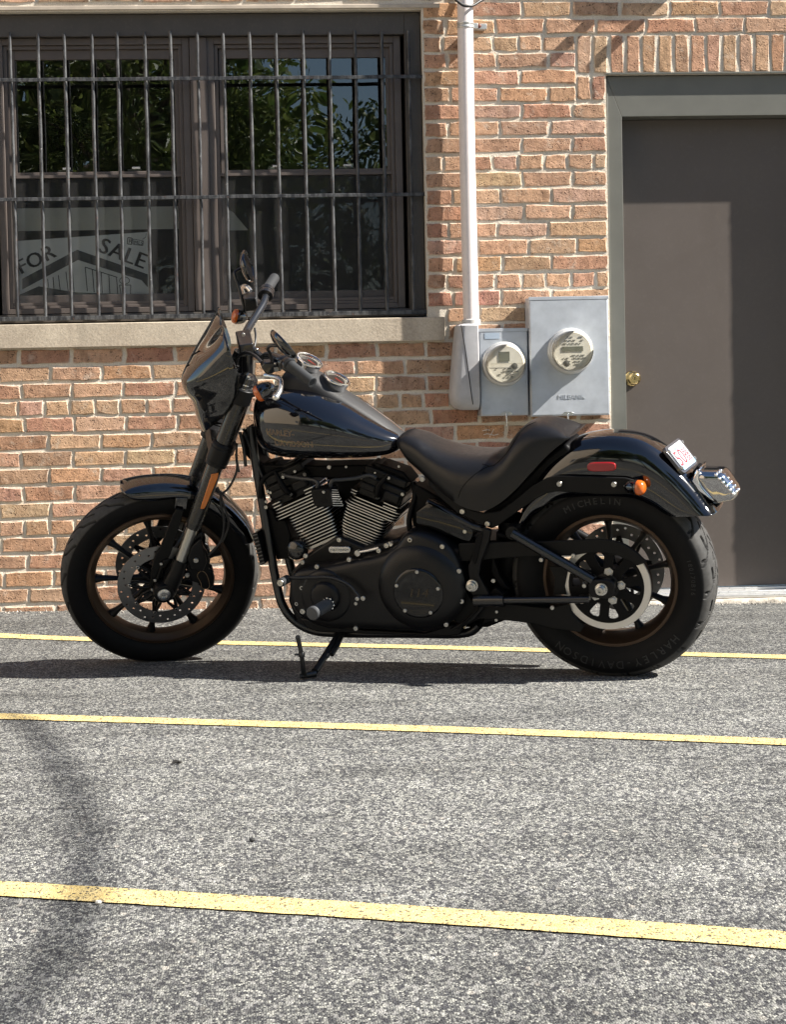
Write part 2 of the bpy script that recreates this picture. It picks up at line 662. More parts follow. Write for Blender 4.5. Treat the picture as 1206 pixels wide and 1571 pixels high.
# ---- the brick building
BRICK, BRICK_REST, MORTAR = brick_mat('brick_individual', False), brick_mat('brick_remaining', True), mortar_mat()
WX0, WX1, WZ1 = -3.4, 4.4, 4.36
WIN = (-1.17, 0.841, 1.20, 2.545)          # window opening
DOOR = (1.632, 2.684, -0.2, 2.262)          # door opening
CH, C0 = 0.0721, 0.055                      # course pitch, first bed joint
JT = 0.0118
MODL = 0.2155


def wall_cells():
    us = sorted({WX0, WX1, WIN[0], WIN[1], DOOR[0], DOOR[1]})
    zs = sorted({-0.25, WZ1, WIN[2], WIN[3], DOOR[3]})
    for i in range(len(us) - 1):
        for j in range(len(zs) - 1):
            uc, zc = (us[i] + us[i + 1]) / 2, (zs[j] + zs[j + 1]) / 2
            if any(a < uc < b and c < zc < d for a, b, c, d in (WIN, DOOR)):
                continue
            yield us[i], us[i + 1], zs[j], zs[j + 1]


mb = MB()
YM = 0.0050
for u0, u1, z0, z1 in wall_cells():
    mb.add([(u0, YM, z0), (u1, YM, z0), (u1, YM, z1), (u0, YM, z1)], [(0, 1, 2, 3)])
for a, b, c, d in (WIN, DOOR):
    for p, q in (((a, c), (a, d)), ((a, d), (b, d)), ((b, d), (b, c)), ((b, c), (a, c))):
        mb.add([(p[0], YM, p[1]), (q[0], YM, q[1]), (q[0], 0.34, q[1]), (p[0], 0.34, p[1])], [(0, 1, 2, 3)])
mb.box((WX0, 0.36, WZ1 - 0.02), (WX1, 6.0, WZ1))
mb.box((WX0, 0.34, -0.25), (WX0 + 0.25, 6.0, WZ1 - 0.02))
mb.box((WX1 - 0.25, 0.34, -0.25), (WX1, 6.0, WZ1 - 0.02))
building = tag(mb.build('brick_building', MORTAR, smooth=0), 'tan and red brick building wall with barred window and brown steel door', 'building')

rb = random.Random(21)


def brick_mesh(name, L, H, seed):
    r = random.Random(seed)
    j = lambda s: r.uniform(-s, s)
    cor = [(-0.5, -0.5), (0.5, -0.5), (0.5, 0.5), (-0.5, 0.5)]
    base = []
    for q in range(4):
        a, b2 = cor[q], cor[(q + 1) % 4]
        horiz = a[1] == b2[1]
        for t in ((0.0, 0.36 + j(0.1), 0.70 + j(0.1)) if horiz else (0.0, 0.5 + j(0.15))):
            base.append(((a[0] + (b2[0] - a[0]) * t) * L, (a[1] + (b2[1] - a[1]) * t) * H))
    base += [(-0.5 * L, -0.42 * H)]
    n = len(base)
    jig = [(j(0.0030), j(0.0024)) for _ in range(n)]
    wear = [r.choice((0.35, 0.7, 1.0, 1.0, 1.5)) for _ in range(n)]
    tilt = (j(0.012), j(0.030))
    rings, at = [], []
    for k, (ins, y, e) in enumerate(((0.0044, 0.0, 0.0), (0.0004, 0.0036, 1.0), (0.0, 0.05, 1.0))):
        ring = []
        for (x, z), (a, b2), wr in zip(base, jig, wear):
            sx = 0 if abs(x) < 0.44 * L else math.copysign(1, x)
            sz = 0 if abs(z) < 0.40 * H else math.copysign(1, z)
            f = (1.0 if (sx == 0 or sz == 0) else 1.4) * (wr if k == 0 else 1)
            x2 = x - sx * ins * f + a + (j(0.0012) if k < 2 else 0)
            z2 = z - sz * ins * f + b2 + (j(0.0012) if k < 2 else 0)
            ring.append((x2, y + (tilt[0] * x2 + tilt[1] * z2 + j(0.0007) if k < 2 else 0), z2))
        rings.append(ring)
        at += [e] * n
    m = MB()
    fs = [tuple(range(n))]
    for i in range(2):
        fs += [(i * n + k, i * n + (k + 1) % n, (i + 1) * n + (k + 1) % n, (i + 1) * n + k) for k in range(n)]
    m.add([q for r_ in rings for q in r_], fs, 0, at)
    return m


PAL = [(0.415, 0.242, 0.155), (0.436, 0.263, 0.168), (0.404, 0.223, 0.145), (0.446, 0.289, 0.181), (0.378, 0.205, 0.137), (0.457, 0.315, 0.197), (0.425, 0.25, 0.173), (0.394, 0.239, 0.155), (0.436, 0.256, 0.149), (0.336, 0.173, 0.124), (0.441, 0.281, 0.2), (0.415, 0.265, 0.176)]
WTS = [5, 5, 4, 4, 3, 2, 4, 3, 4, 1.5, 3, 3]


def brick_col(hdr=False):
    c = rb.choices(PAL, WTS)[0]
    if hdr and rb.random() < 0.5:
        c = (0.42, 0.262, 0.165)
    s = rb.uniform(0.88, 1.10)
    return tuple(min(0.6, q * s * rb.uniform(0.96, 1.04)) for q in c)


LAY = []          # centre u, centre z, length, height, header?
ROWLK = (1.505, 3.3)
zrow_top = C0 + CH * math.ceil((2.275 + 0.09 - C0) / CH)
k0 = -4
for k in range(k0, int((WZ1 - C0) / CH)):
    zb, zt = C0 + k * CH + JT / 2, C0 + (k + 1) * CH - JT / 2
    zc = (zb + zt) / 2
    hdr = k % 7 == 4
    pitch = MODL / 2 if hdr else MODL
    ph = -0.668 if (k % 2 == 0) else -0.560
    if hdr:
        ph = -0.685
    ph += rb.uniform(-0.010, 0.010)
    cuts = []
    if zt > WIN[2] - 0.06 and zb < WIN[3] + 0.02:
        cuts.append((WIN[0] - (0.08 if zb < WIN[2] + 0.05 else 0), WIN[1] + (0.082 if zb < WIN[2] + 0.04 else 0)))
    if zb < DOOR[3]:
        cuts.append((DOOR[0], DOOR[1]))
    if zt > DOOR[3] + 0.01 and zb < zrow_top - 0.02:
        cuts.append(ROWLK)
    if zc > 2.15 and zb < DOOR[3]:
        cuts.append((1.505, DOOR[0] + 0.01))
    cuts.sort()
    segs, a = [], WX0
    for c, d in cuts:
        if c > a:
            segs.append((a, c))
        a = max(a, d)
    segs.append((a, WX1))
    for s0, s1 in segs:
        i = math.floor((s0 - ph) / pitch)
        edges = [s0]
        while True:
            i += 1
            e = ph + i * pitch + rb.uniform(-0.006, 0.006)
            if e >= s1 - 0.045:
                break
            if e > s0 + 0.045:
                edges.append(e)
        edges.append(s1)
        for e0, e1 in zip(edges, edges[1:]):
            if e1 - e0 > 0.03:
                LAY.append(((e0 + e1) / 2, zc + rb.uniform(-0.0015, 0.0015), e1 - e0 - JT + rb.uniform(-0.002, 0.002), zt - zb + rb.uniform(-0.002, 0.002), hdr))
# rowlock course on the door lintel, with two short ones beside the frame
u = ROWLK[0]
while u < ROWLK[1] - 0.03:
    LAY.append((u + 0.035, (2.272 + zrow_top - JT / 2) / 2, 0.057 + rb.uniform(-0.003, 0.003), zrow_top - JT / 2 - 2.272, True))
    u += 0.0705
for u in (1.536, 1.599):
    LAY.append((u, 2.207, 0.052, 0.100, True))


def in_view(u, z):
    q = CR.T @ (np.array([u, 0, z]) - CP)
    x, y = CX + FPX * q[0] / -q[2], CY - FPX * q[1] / -q[2]
    if not (-25 < x < IW + 25 and -15 < y < IH):
        return 0
    hid = (130 < x < 1060 and 800 < y < 1000) or (420 < x < 900 and 700 < y)
    return 1 if hid else 2


order = sorted(range(len(LAY)), key=lambda i: (-in_view(LAY[i][0], LAY[i][1]), -LAY[i][2] * LAY[i][3]))
single = set(order[:299])
variants = {}
rest = MB()
rest_col = []
for i, (u, z, L, H, hd) in enumerate(LAY):
    vert = H > L
    key = (round(L / 0.012), round(H / 0.012), i % 4)
    c = brick_col(hd)
    if z < -0.2:
        continue
    if key not in variants:
        m = brick_mesh('brick', key[0] * 0.012, key[1] * 0.012, hash(key) % 9999)
        variants[key] = (m, m.mesh('brick', BRICK, 0, 'edge'))
    m, me = variants[key]
    fx = rb.choice((-1, 1))
    M = Matrix.Translation((u, rb.uniform(-0.0022, 0.0016), z)) @ Matrix.Diagonal((L / (key[0] * 0.012), 1, H / (key[1] * 0.012), 1)) @ Matrix.Rotation(rb.uniform(-0.008, 0.008), 4, 'Y')
    if i in single:
        inst(me, 'brick', building, M, c)
    else:
        rest.add([tuple(M @ Vector(v)) for v in m.v], m.f, 0, m.attr)
        rest_col += [c] * len(m.v)
o = rest.build('brick', BRICK_REST, building, 0, attr='edge')
o['kind'] = 'stuff'
ca = o.data.attributes.new('bcol', 'FLOAT_COLOR', 'POINT')
ca.data.foreach_set('color', [q for c in rest_col for q in (*c, 1)])

# ---- window: lintel, sill, frames, sashes, panes
FRAME = pm('brown_window_frame', (0.098, 0.080, 0.071), 0.45, var=(8, 0.12), rvar=(20, 0.08), bump=(90, 0.05, 0.001))
PANN = pm('dark_brown_panning', (0.058, 0.051, 0.045), 0.5, var=(5, 0.15), bump=(60, 0.06, 0.001), dust=0.1)


def stone_mat():
    m, nt, b = base_mat('limestone')
    p = pos(nt)
    c = mix_rgb(nt, maprange(nt, noise(nt, p, 5, 7, 0.7), 0.3, 0.7), (0.36, 0.30, 0.23), (0.52, 0.45, 0.35))
    c = mix_rgb(nt, 1.0, c, maprange(nt, noise(nt, p, 160, 4, 0.7), 0.3, 0.7, 0.8, 1.15), 'MULTIPLY')
    st = maprange(nt, noise(nt, pos(nt, (9, 9, 1.2)), 1.0, 5, 0.7), 0.55, 0.75, 0, 0.35)
    c = mix_rgb(nt, st, c, (0.16, 0.14, 0.11))
    nt.links.new(c, b.inputs['Base Color'])
    b.inputs['Roughness'].default_value = 0.9
    set_bump(nt, b, math_n(nt, 'ADD', noise(nt, p, 90, 5, 0.7), noise(nt, p, 14, 4, 0.6)), 0.45, 0.003)
    return m


STONE = stone_mat()
mb = MB()
mb.box((-1.30, -0.022, 1.137), (-0.034, 0.30, 1.238))
mb.box((-0.030, -0.022, 1.137), (0.912, 0.30, 1.238))
mb.build('window_sill', STONE, building, bevel=0.003)
MB().box((-1.27, -0.004, 2.551), (0.92, 0.10, 2.5680)).build('lintel', pm('painted_steel_lintel', (0.42, 0.36, 0.29), 0.7, var=(10, 0.2)), building, bevel=0.002)

# glass: clear, with the reflection the angle gives (double glazing above, one sheet below)
def glass_mat(name, ior, tint):
    gm, nt, b = base_mat(name)
    nt.nodes.remove(b)
    lw = nd(nt, 'ShaderNodeFresnel', i_IOR=ior)
    gl = nd(nt, 'ShaderNodeBsdfGlossy', i_Roughness=0.0)
    gl.inputs['Color'].default_value = (0.95, 0.98, 1, 1)
    tr = nt.nodes.new('ShaderNodeBsdfTransparent')
    tr.inputs['Color'].default_value = tint
    mx = nt.nodes.new('ShaderNodeMixShader')
    nt.links.new(lw.outputs[0], mx.inputs[0])
    nt.links.new(tr.outputs[0], mx.inputs[1])
    nt.links.new(gl.outputs[0], mx.inputs[2])
    wv = noise(nt, pos(nt), 2.2, 2, 0.5)
    bp_ = nd(nt, 'ShaderNodeBump', i_Strength=0.10, i_Distance=0.02)
    nt.links.new(wv, bp_.inputs['Height'])
    nt.links.new(bp_.outputs[0], gl.inputs['Normal'])
    nt.links.new(mx.outputs[0], nt.nodes['Material Output'].inputs[0])
    return gm


GLASS = glass_mat('window_glass', 2.05, (0.85, 0.88, 0.87, 1))
GLASS1 = glass_mat('single_window_glass', 1.5, (0.95, 0.96, 0.95, 1))
sm_, nt, b = base_mat('insect_screen')
nt.nodes.remove(b)
df = nd(nt, 'ShaderNodeBsdfDiffuse')
df.inputs['Color'].default_value = (0.10, 0.10, 0.10, 1)
tr = nt.nodes.new('ShaderNodeBsdfTransparent')
mx = nt.nodes.new('ShaderNodeMixShader')
mx.inputs[0].default_value = 0.22
nt.links.new(tr.outputs[0], mx.inputs[1])
nt.links.new(df.outputs[0], mx.inputs[2])
nt.links.new(mx.outputs[0], nt.nodes['Material Output'].inputs[0])
SCREEN = sm_


def ring_rect(m, u0, u1, z0, z1, w, y0, y1, wt=None, wb=None):
    """rectangular frame made of four bars that butt end to end"""
    wt = w if wt is None else wt
    wb = w if wb is None else wb
    m.box((u0, y0, z0), (u0 + w, y1, z1))
    m.box((u1 - w, y0, z0), (u1, y1, z1))
    m.box((u0 + w, y0, z1 - wt), (u1 - w, y1, z1))
    m.box((u0 + w, y0, z0), (u1 - w, y1, z0 + wb))
    return m


mb = MB()
ring_rect(mb, WIN[0] + 0.004, WIN[1] - 0.003, 1.246, WIN[3] - 0.004, 0.068, 0.048, 0.20, wt=0.092, wb=0.034)
mb.box((WIN[0] + 0.075, 0.040, 1.246), (WIN[1] - 0.075, 0.0475, 1.268))
panning = mb.build('window_casing', PANN, building, bevel=0.002)

for (gu0, gu1, lu0, lu1) in ((-0.889, -0.215, -0.932, -0.182), (0.005, 0.691, -0.041, 0.722)):
    mb = MB()
    ou0, ou1 = lu0 - 0.034, lu1 + 0.032
    ring_rect(mb, ou0, ou1, 1.284, 2.447, 0.030, 0.078, 0.20, wt=0.028, wb=0.022)
    ring_rect(mb, ou0 + 0.0305, ou1 - 0.0305, 1.307, 2.418, 0.016, 0.090, 0.20, wt=0.016, wb=0.012)
    win = mb.build('window', FRAME, building, bevel=0.0015)
    mb = MB()
    ring_rect(mb, gu0 - 0.030, gu1 + 0.030, 1.862, 2.4015, 0.030, 0.104, 0.135, wt=0.040, wb=0.024)
    mb.build('upper_sash', FRAME, win, bevel=0.0015)
    mb = MB()
    mb.add([(gu0 - 0.002, 0.118, 1.880), (gu1 + 0.002, 0.118, 1.880), (gu1 + 0.002, 0.118, 2.366), (gu0 - 0.002, 0.118, 2.366)], [(0, 1, 2, 3)])
    mb.build('pane', GLASS, win)
    mb = MB()
    ring_rect(mb, lu0 - 0.003, lu1 + 0.003, 1.3205, 1.890, 0.034, 0.140, 0.165, wt=0.026, wb=0.045)
    mb.build('lower_sash', FRAME, win, bevel=0.0015)
    mb = MB()
    mb.add([(lu0 + 0.025, 0.152, 1.36), (lu1 - 0.025, 0.152, 1.36), (lu1 - 0.025, 0.152, 1.868), (lu0 + 0.025, 0.152, 1.868)], [(0, 1, 2, 3)])
    mb.build('pane', GLASS1, win)
    mb = MB()
    ring_rect(mb, lu0 - 0.002, lu1 + 0.002, 1.320, 1.872, 0.012, 0.093, 0.1025)
    mb.build('screen_frame', FRAME, win, bevel=0.001)
    mb = MB()
    mb.add([(lu0 + 0.009, 0.0985, 1.33), (lu1 - 0.009, 0.0985, 1.33), (lu1 - 0.009, 0.0985, 1.862), (lu0 + 0.009, 0.0985, 1.862)], [(0, 1, 2, 3)])
    mb.build('insect_screen', SCREEN, win)
    for uu in (gu0 + 0.20, gu1 - 0.18):
        mb = MB()
        mb.box((uu - 0.030, 0.122, 1.8905), (uu + 0.030, 0.160, 1.897))
        mb.box((uu - 0.010, 0.112, 1.8975), (uu + 0.024, 0.150, 1.906))
        mb.build('sash_lock', pm('white_latch', (0.6, 0.58, 0.54), 0.5), win, bevel=0.001)
MB().box((-0.148, 0.070, 1.286), (-0.075, 0.2, 2.446)).build('mullion', FRAME, building, bevel=0.002)
mb = MB()
mb.box((-1.30, 2.6, 0.6), (1.0, 2.62, 3.0))
mb.box((-1.32, 0.36, 0.6), (-1.30, 2.6, 3.0))
mb.box((1.0, 0.36, 0.6), (1.02, 2.6, 3.0))
mb.box((-1.30, 0.36, 0.58), (1.0, 2.6, 0.598))
mb.box((-1.30, 0.36, 3.002), (1.0, 2.6, 3.02))
mb.build('interior_wall', pm('dim_interior_paint', (0.10, 0.095, 0.09), 0.8, var=(3, 0.2)), building)

# ---- door
DOORP = pm('brown_door_paint', (0.098, 0.082, 0.072), 0.42, spec=0.4, var=(3, 0.06), rvar=(14, 0.05), bump=(500, 0.05, 0.0006), dust=0.06)
DFR = pm('grey_green_frame_paint', (0.122, 0.122, 0.106), 0.45, var=(6, 0.08), rvar=(20, 0.05), bump=(120, 0.05, 0.0008))
DB = -0.002
mb = MB()
d0, d1, dt = DOOR[0] + 0.004, DOOR[1] - 0.004, DOOR[3] - 0.004
jw, hw = 0.066, 0.172
mb.prism([(d0, DB), (d0 + jw, DB), (d0 + jw, dt - hw), (d0, dt)], 0.024, 0.20)
mb.prism([(d1 - jw, DB), (d1, DB), (d1, dt), (d1 - jw, dt - hw)], 0.024, 0.20)
mb.prism([(d0 + 0.0016, dt), (d0 + jw + 0.0006, dt - hw), (d1 - jw - 0.0006, dt - hw), (d1 - 0.0016, dt)], 0.024, 0.20)
mb.box((d0, 0.021, DB), (d0 + 0.006, 0.0235, dt - 0.01))
dfr = mb.build('door_frame', DFR, building, bevel=0.0018)
MB().box((DOOR[0] - 0.004, -0.0005, 2.2632), (DOOR[1] + 0.12, 0.06, 2.2702)).build('door_lintel', DFR, building, bevel=0.001)
MB().box((DOOR[1] + 0.0015, 0.0012, -0.05), (DOOR[1] + 0.03, 0.02, 2.2628)).build('jamb_shadow_strip', MORTAR, building)  # unseen strip added to straighten the shadow edge on the door
door = MB().box((d0 + jw + 0.003, 0.124, 0.034), (d1 - jw - 0.003, 0.168, dt - hw - 0.003)).build('door', DOORP, building, bevel=0.002)
BRASS = pm('worn_brass', (0.62, 0.48, 0.24), 0.22, metal=1.0, var=(60, 0.15), rvar=(70, 0.1))
kx, kz = 1.747, 0.958
mb = MB()
mb.lathe([(0.034, 0), (0.034, 0.004), (0.028, 0.010), (0.013, 0.012), (0.012, 0.030), (0.020, 0.036), (0.0275, 0.046), (0.0290, 0.058), (0.0255, 0.068), (0.019, 0.073), (0.0185, 0.0705), (0.008, 0.0705), (0.0075, 0.072), (0.001, 0.072)], (kx, 0.1236, kz), (0, -1, 0), 32)
knob = mb.build('door_knob', BRASS, door, smooth=50)
MB().box((kx - 0.0018, 0.0508, kz - 0.006), (kx + 0.0018, 0.0515, kz + 0.006)).build('keyhole', DARK, door)
mb = MB()
mb.box((d0 + jw + 0.001, 0.060, -0.004), (d1 - jw - 0.001, 0.20, 0.018))
mb.box((d0 + jw + 0.001, 0.100, 0.0185), (d1 - jw - 0.001, 0.19, 0.030))
mb.box((d0 - 0.03, 0.004, -0.006), (d1 + 0.03, 0.0595, 0.008))
mb.build('threshold', pm('aluminium_threshold', (0.72, 0.71, 0.69), 0.35, metal=0.8, rvar=(50, 0.1)), building, bevel=0.002)
mb = MB()
n = 60
sx0, sx1 = 1.60, 3.0
rs = random.Random(5)
rings = []
for i in range(n):
    uu = sx0 + (sx1 - sx0) * i / (n - 1)
    j1, j2 = rs.uniform(-0.006, 0.006), rs.uniform(-0.004, 0.003)
    rings.append([(uu, 0.15, -0.30), (uu, -0.042 + j1, -0.30), (uu, -0.040 + j1, -0.018 + j2), (uu, -0.032 + j1 * 0.6, -0.0085 + j2 * 0.4), (uu, 0.02, -0.0075), (uu, 0.15, -0.0075)])
mb.loft(rings)
o = tag(mb.build('concrete_step', pm('rough_concrete', (0.40, 0.36, 0.30), 0.92, var=(45, 0.4), bump=(120, 0.8, 0.006), tex='Object'), smooth=60), 'low crumbling strip of pale concrete under the brown door', 'step')

# ---- security bars on the window
BARM, nt, b = base_mat('worn_galvanised_bar')
p = pos(nt)
c = mix_rgb(nt, maprange(nt, noise(nt, pos(nt, (60, 60, 14)), 1.0, 5, 0.7), 0.42, 0.60), (0.020, 0.021, 0.024), (0.090, 0.092, 0.094))
c = mix_rgb(nt, maprange(nt, noise(nt, p, 48, 5, 0.75), 0.62, 0.72, 0, 0.85), c, (0.13, 0.055, 0.03))
c = mix_rgb(nt, maprange(nt, noise(nt, p, 75, 5, 0.75), 0.64, 0.70, 0, 0.8), c, (0.45, 0.43, 0.40))
nt.links.new(c, b.inputs['Base Color'])
b.inputs['Roughness'].default_value = 0.5
b.inputs['Metallic'].default_value = 0.25
set_bump(nt, b, noise(nt, p, 90, 5, 0.7), 0.4, 0.002)
guard = empty('window_guard', 'dark weathered steel security bars across the whole window', 'window bars', (-0.15, 0.03, 1.26))
GI = Matrix.Translation((0.15, -0.03, -1.26))
for i in range(-2, 16):
    uu = -0.895 + 0.1118 * i + rb.uniform(-0.003, 0.003)
    zt = 2.458 + rb.uniform(-0.006, 0.008)
    pts = [(uu + rb.uniform(-0.0012, 0.0012), 0.030 + rb.uniform(-0.0012, 0.0012), 1.262 + (zt - 1.262) * t / 9) for t in range(10)]
    MB().tube(pts, 0.0074, 12).build('bar', BARM, guard, M=GI)
for zz, hh, sl in ((2.264, 0.0075, 0), (1.764, 0.0075, 0), (1.262, 0.009, 0)):
    mb = MB()
    n = 24
    rings = []
    for i in range(n):
        uu = WIN[0] + 0.01 + (WIN[1] - 0.008 - WIN[0]) * i / (n - 1)
        dz = rb.uniform(-0.0012, 0.0012)
        rings.append([(uu, 0.0135, zz - hh + dz), (uu, 0.0195, zz - hh + dz), (uu, 0.0195, zz + hh + dz), (uu, 0.0135, zz + hh + dz)])
    mb.loft(rings)
    mb.build('rail', BARM, guard, M=GI, bevel=0.0012)

# ---- for-sale sign leaning inside the left window
SW, SH = 0.60, 0.36
sa, sb_, sc = wallp(28, 372, -0.2), wallp(226, 357, -0.2), wallp(229, 470, -0.2)
SIGNW = pm('sign_white_card', (0.88, 0.89, 0.86), 0.6, var=(8, 0.05))
SIGNK = pm('sign_black_print', (0.015, 0.015, 0.016), 0.6)
SIGNG = pm('sign_grey_print', (0.08, 0.083, 0.08), 0.6)
root = empty('for_sale_sign', 'white for sale sign with house drawing behind left window glass', 'sign', (-0.6, 0.2, 1.30))
SI = Matrix.Translation((0.6, -0.2, -1.30))
mb = MB()
out = [(-0.905, 1.305), (-0.325, 1.305), (-0.345, 1.633), (-0.905, 1.602)]
mb.prism(out, 0.176, 0.180)
mb.build('board', SIGNW, root, M=SI)


def sg(x, y):            # point of the close view of the sign
    q = wallp(x / 3.655, 300 + y / 3.655, -0.2)
    return (q[0], q[2])


def strip(m, pts, w, y=0.1748):
    for (a, b2) in zip(pts, pts[1:]):
        a2, b3 = np.array(a), np.array(b2)
        t = (b3 - a2) / np.linalg.norm(b3 - a2)
        nn = np.array([-t[1], t[0]]) * w / 2
        q = [a2 + nn, b3 + nn, b3 - nn, a2 - nn]
        m.add([(r[0], y, r[1]) for r in q], [(0, 1, 2, 3)])


mb = MB()
mb.add([(q[0], 0.1750, q[1]) for q in [sg(128, 470), sg(435, 308), sg(830, 445), sg(832, 520), sg(795, 478), sg(440, 365), sg(128, 530)]], [(0, 1, 5, 6), (1, 2, 4, 5), (2, 3, 4)])
mb.add([(q[0], 0.1750, q[1]) for q in [sg(220, 512), sg(420, 545), sg(800, 560), sg(820, 640), sg(100, 640), sg(110, 560)]], [(0, 1, 2, 3, 4, 5)])
mb.build('house_print', SIGNG, root, M=SI)
mb = MB()
for xa, ya, xb, yb in ((270, 470, 275, 520), (300, 460, 305, 525), (330, 450, 340, 532), (372, 430, 385, 540), (405, 410, 418, 545), (480, 405, 492, 540), (520, 420, 530, 545), (570, 435, 575, 550), (612, 450, 618, 552), (655, 462, 662, 555), (480, 405, 660, 462), (672, 505, 735, 505), (672, 505, 680, 556), (735, 505, 733, 556)):
    strip(mb, [sg(xa, ya), sg(xb, yb)], 0.0035)
strip(mb, [sg(700 + 28 * math.cos(t * 0.5), 480 + 20 * math.sin(t * 0.5)) for t in range(14)], 0.003)
strip(mb, [sg(718, 240), sg(742, 243), sg(740, 278), sg(716, 275), sg(718, 240)], 0.004)
strip(mb, [sg(748, 248), sg(805, 258), sg(802, 284), sg(748, 278), sg(748, 248)], 0.002)
strip(mb, [sg(727, 250), sg(726, 270)], 0.003)
strip(mb, [sg(822, 215), sg(818, 238), sg(800, 250)], 0.002)
mb.build('line_print', SIGNK, root, M=SI)
for txt, (cx_, cy_), rotd, size in (('FOR', (205, 365), 26, 0.088), ('SALE', (690, 332), -22, 0.094), ('MLS', (778, 270), -8, 0.022), ('R', (732, 260), -5, 0.026)):
    q = sg(cx_, cy_)
    M = SI @ Matrix.Translation((q[0], 0.1740, q[1])) @ Matrix.Rotation(math.radians(-rotd), 4, 'Y') @ Matrix.Rotation(math.pi / 2, 4, 'X')
    vs, fs = text_verts(txt, size, 0, 0.0004, 1.08)
    m = MB()
    for dx in (-0.0022, 0, 0.0022) if size > 0.05 else (0,):
        m.add([tuple(M @ Vector((v[0] + dx, v[1], v[2] + dx * 0.05))) for v in vs], fs)
    m.build('lettering', SIGNK, root, smooth=0)
# pale panels painting a sunlit patch above the sign and in the next window
PATCHM = pm('sunlit_patch', (0.60, 0.60, 0.54), 0.8, var=(6, 0.12))
tag(MB().prism([(-0.035, 1.635), (0.085, 1.635), (0.02, 1.715), (-0.035, 1.742)], 0.186, 0.190).build('sun_patch_corner', PATCHM), 'pale triangular panel painting a sunlit patch at left of right window', 'light patch')
tag(MB().box((-0.93, 0.186, 1.645), (-0.185, 0.190, 1.742)).build('sun_patch_strip', PATCHM), 'pale flat strip painting a sunlit patch just above the for sale sign', 'light patch')

# ---- conduit, elbow box and cable
PIPEM = pm('painted_conduit', (0.72, 0.66, 0.64), 0.4, spec=0.5, var=(14, 0.06), rvar=(30, 0.08), dust=0.06)
GALV = pm('galvanised_box', (0.46, 0.49, 0.53), 0.42, metal=0.35, var=(12, 0.12), rvar=(18, 0.1), bump=(40, 0.03, 0.001))
conduit = empty('electrical_conduit', 'off-white vertical conduit pipe on brick wall between window and door', 'pipe', (1.02, -0.06, 0.84))
CI = Matrix.Translation((-1.02, 0.06, -0.84))
PX = 0.061
mb = MB()
pts = [(1.0215 - 0.003 * math.sin(t * 0.35), -PX, 1.22 + t * 0.155) for t in range(21)]
mb.tube(pts, 0.0335, 28)
mb.build('pipe', PIPEM, conduit, M=CI)
mb = MB()
mb.lathe([(0.0338, 0), (0.0365, 0.001), (0.0365, 0.008), (0.0345, 0.010), (0.0345, 0.016), (0.0365, 0.018), (0.0365, 0.024), (0.0338, 0.025)], (1.021, -PX, 2.452), (0, 0, 1), 28)
mb.box((1.052, -0.040, 2.453), (1.115, -0.001, 2.476))
mb.box((1.052, -0.058, 2.453), (1.075, -0.0395, 2.476))
st = mb.build('strap', pm('zinc_strap', (0.52, 0.52, 0.50), 0.4, metal=0.6), conduit, M=CI, bevel=0.0015)
MB().lathe([(0.0095, 0), (0.0095, 0.004), (0.006, 0.007), (0.001, 0.008)], (1.082, -0.0405, 2.466), (0, -1, 0), 12).build('screw', pm('rusty_screw', (0.13, 0.04, 0.025), 0.6), conduit, M=CI)
# flared elbow box, split by a diagonal seam
mb = MB()
rings = []
for zz, ua, ub, dd in ((1.205, 0.968, 1.046, 0.098), (1.196, 0.956, 1.0465, 0.112), (1.10, 0.944, 1.0465, 0.118), (0.98, 0.932, 1.0465, 0.122), (0.90, 0.925, 1.0465, 0.122), (0.868, 0.930, 1.0465, 0.116), (0.848, 0.946, 1.046, 0.100), (0.838, 0.972, 1.044, 0.080)):
    r_ = 0.026
    ring = [(ua, -0.002, zz), (ua, -dd + r_ * 1.6, zz), (ua + r_ * 0.22, -dd + r_ * 0.75, zz), (ua + r_ * 0.75, -dd + r_ * 0.22, zz), (ua + r_ * 1.5, -dd, zz), (ub - 0.004, -dd, zz), (ub, -dd + 0.004, zz), (ub, -0.002, zz)]
    rings.append(ring)
mb.loft(rings)
box = mb.build('elbow_box', pm('grey_pvc_box', (0.40, 0.40, 0.41), 0.5, var=(16, 0.1), dust=0.15, bump=(60, 0.04, 0.001)), conduit, smooth=35, M=CI)
mb = MB()
mb.tube([(0.972, -0.1135, 1.199), (0.987, -0.1195, 1.10), (1.001, -0.1235, 0.98), (1.010, -0.1232, 0.90), (1.016, -0.117, 0.862)], 0.0016, 6)
mb.build('seam', DARK, conduit, M=CI)
MB().lathe([(0.040, 0), (0.040, 0.022), (0.036, 0.026)], (1.0215, -PX, 1.198), (0, 0, 1), 28).build('coupling', pm('grey_coupling', (0.46, 0.45, 0.43), 0.5), conduit, M=CI)
mb = MB()
pts = spline([(0.955, -0.10, 2.80), (0.962, -0.115, 2.60), (0.995, -0.125, 2.545), (1.035, -0.12, 2.535), (1.075, -0.085, 2.558), (1.115, -0.055, 2.60), (1.15, -0.04, 2.75)], 34)
mb.tube(pts, 0.0062, 10)
cable = tag(mb.build('drip_loop_cable', pm('black_cable', (0.012, 0.012, 0.012), 0.5)), 'black cable hanging in a loop across top of white conduit', 'cable')

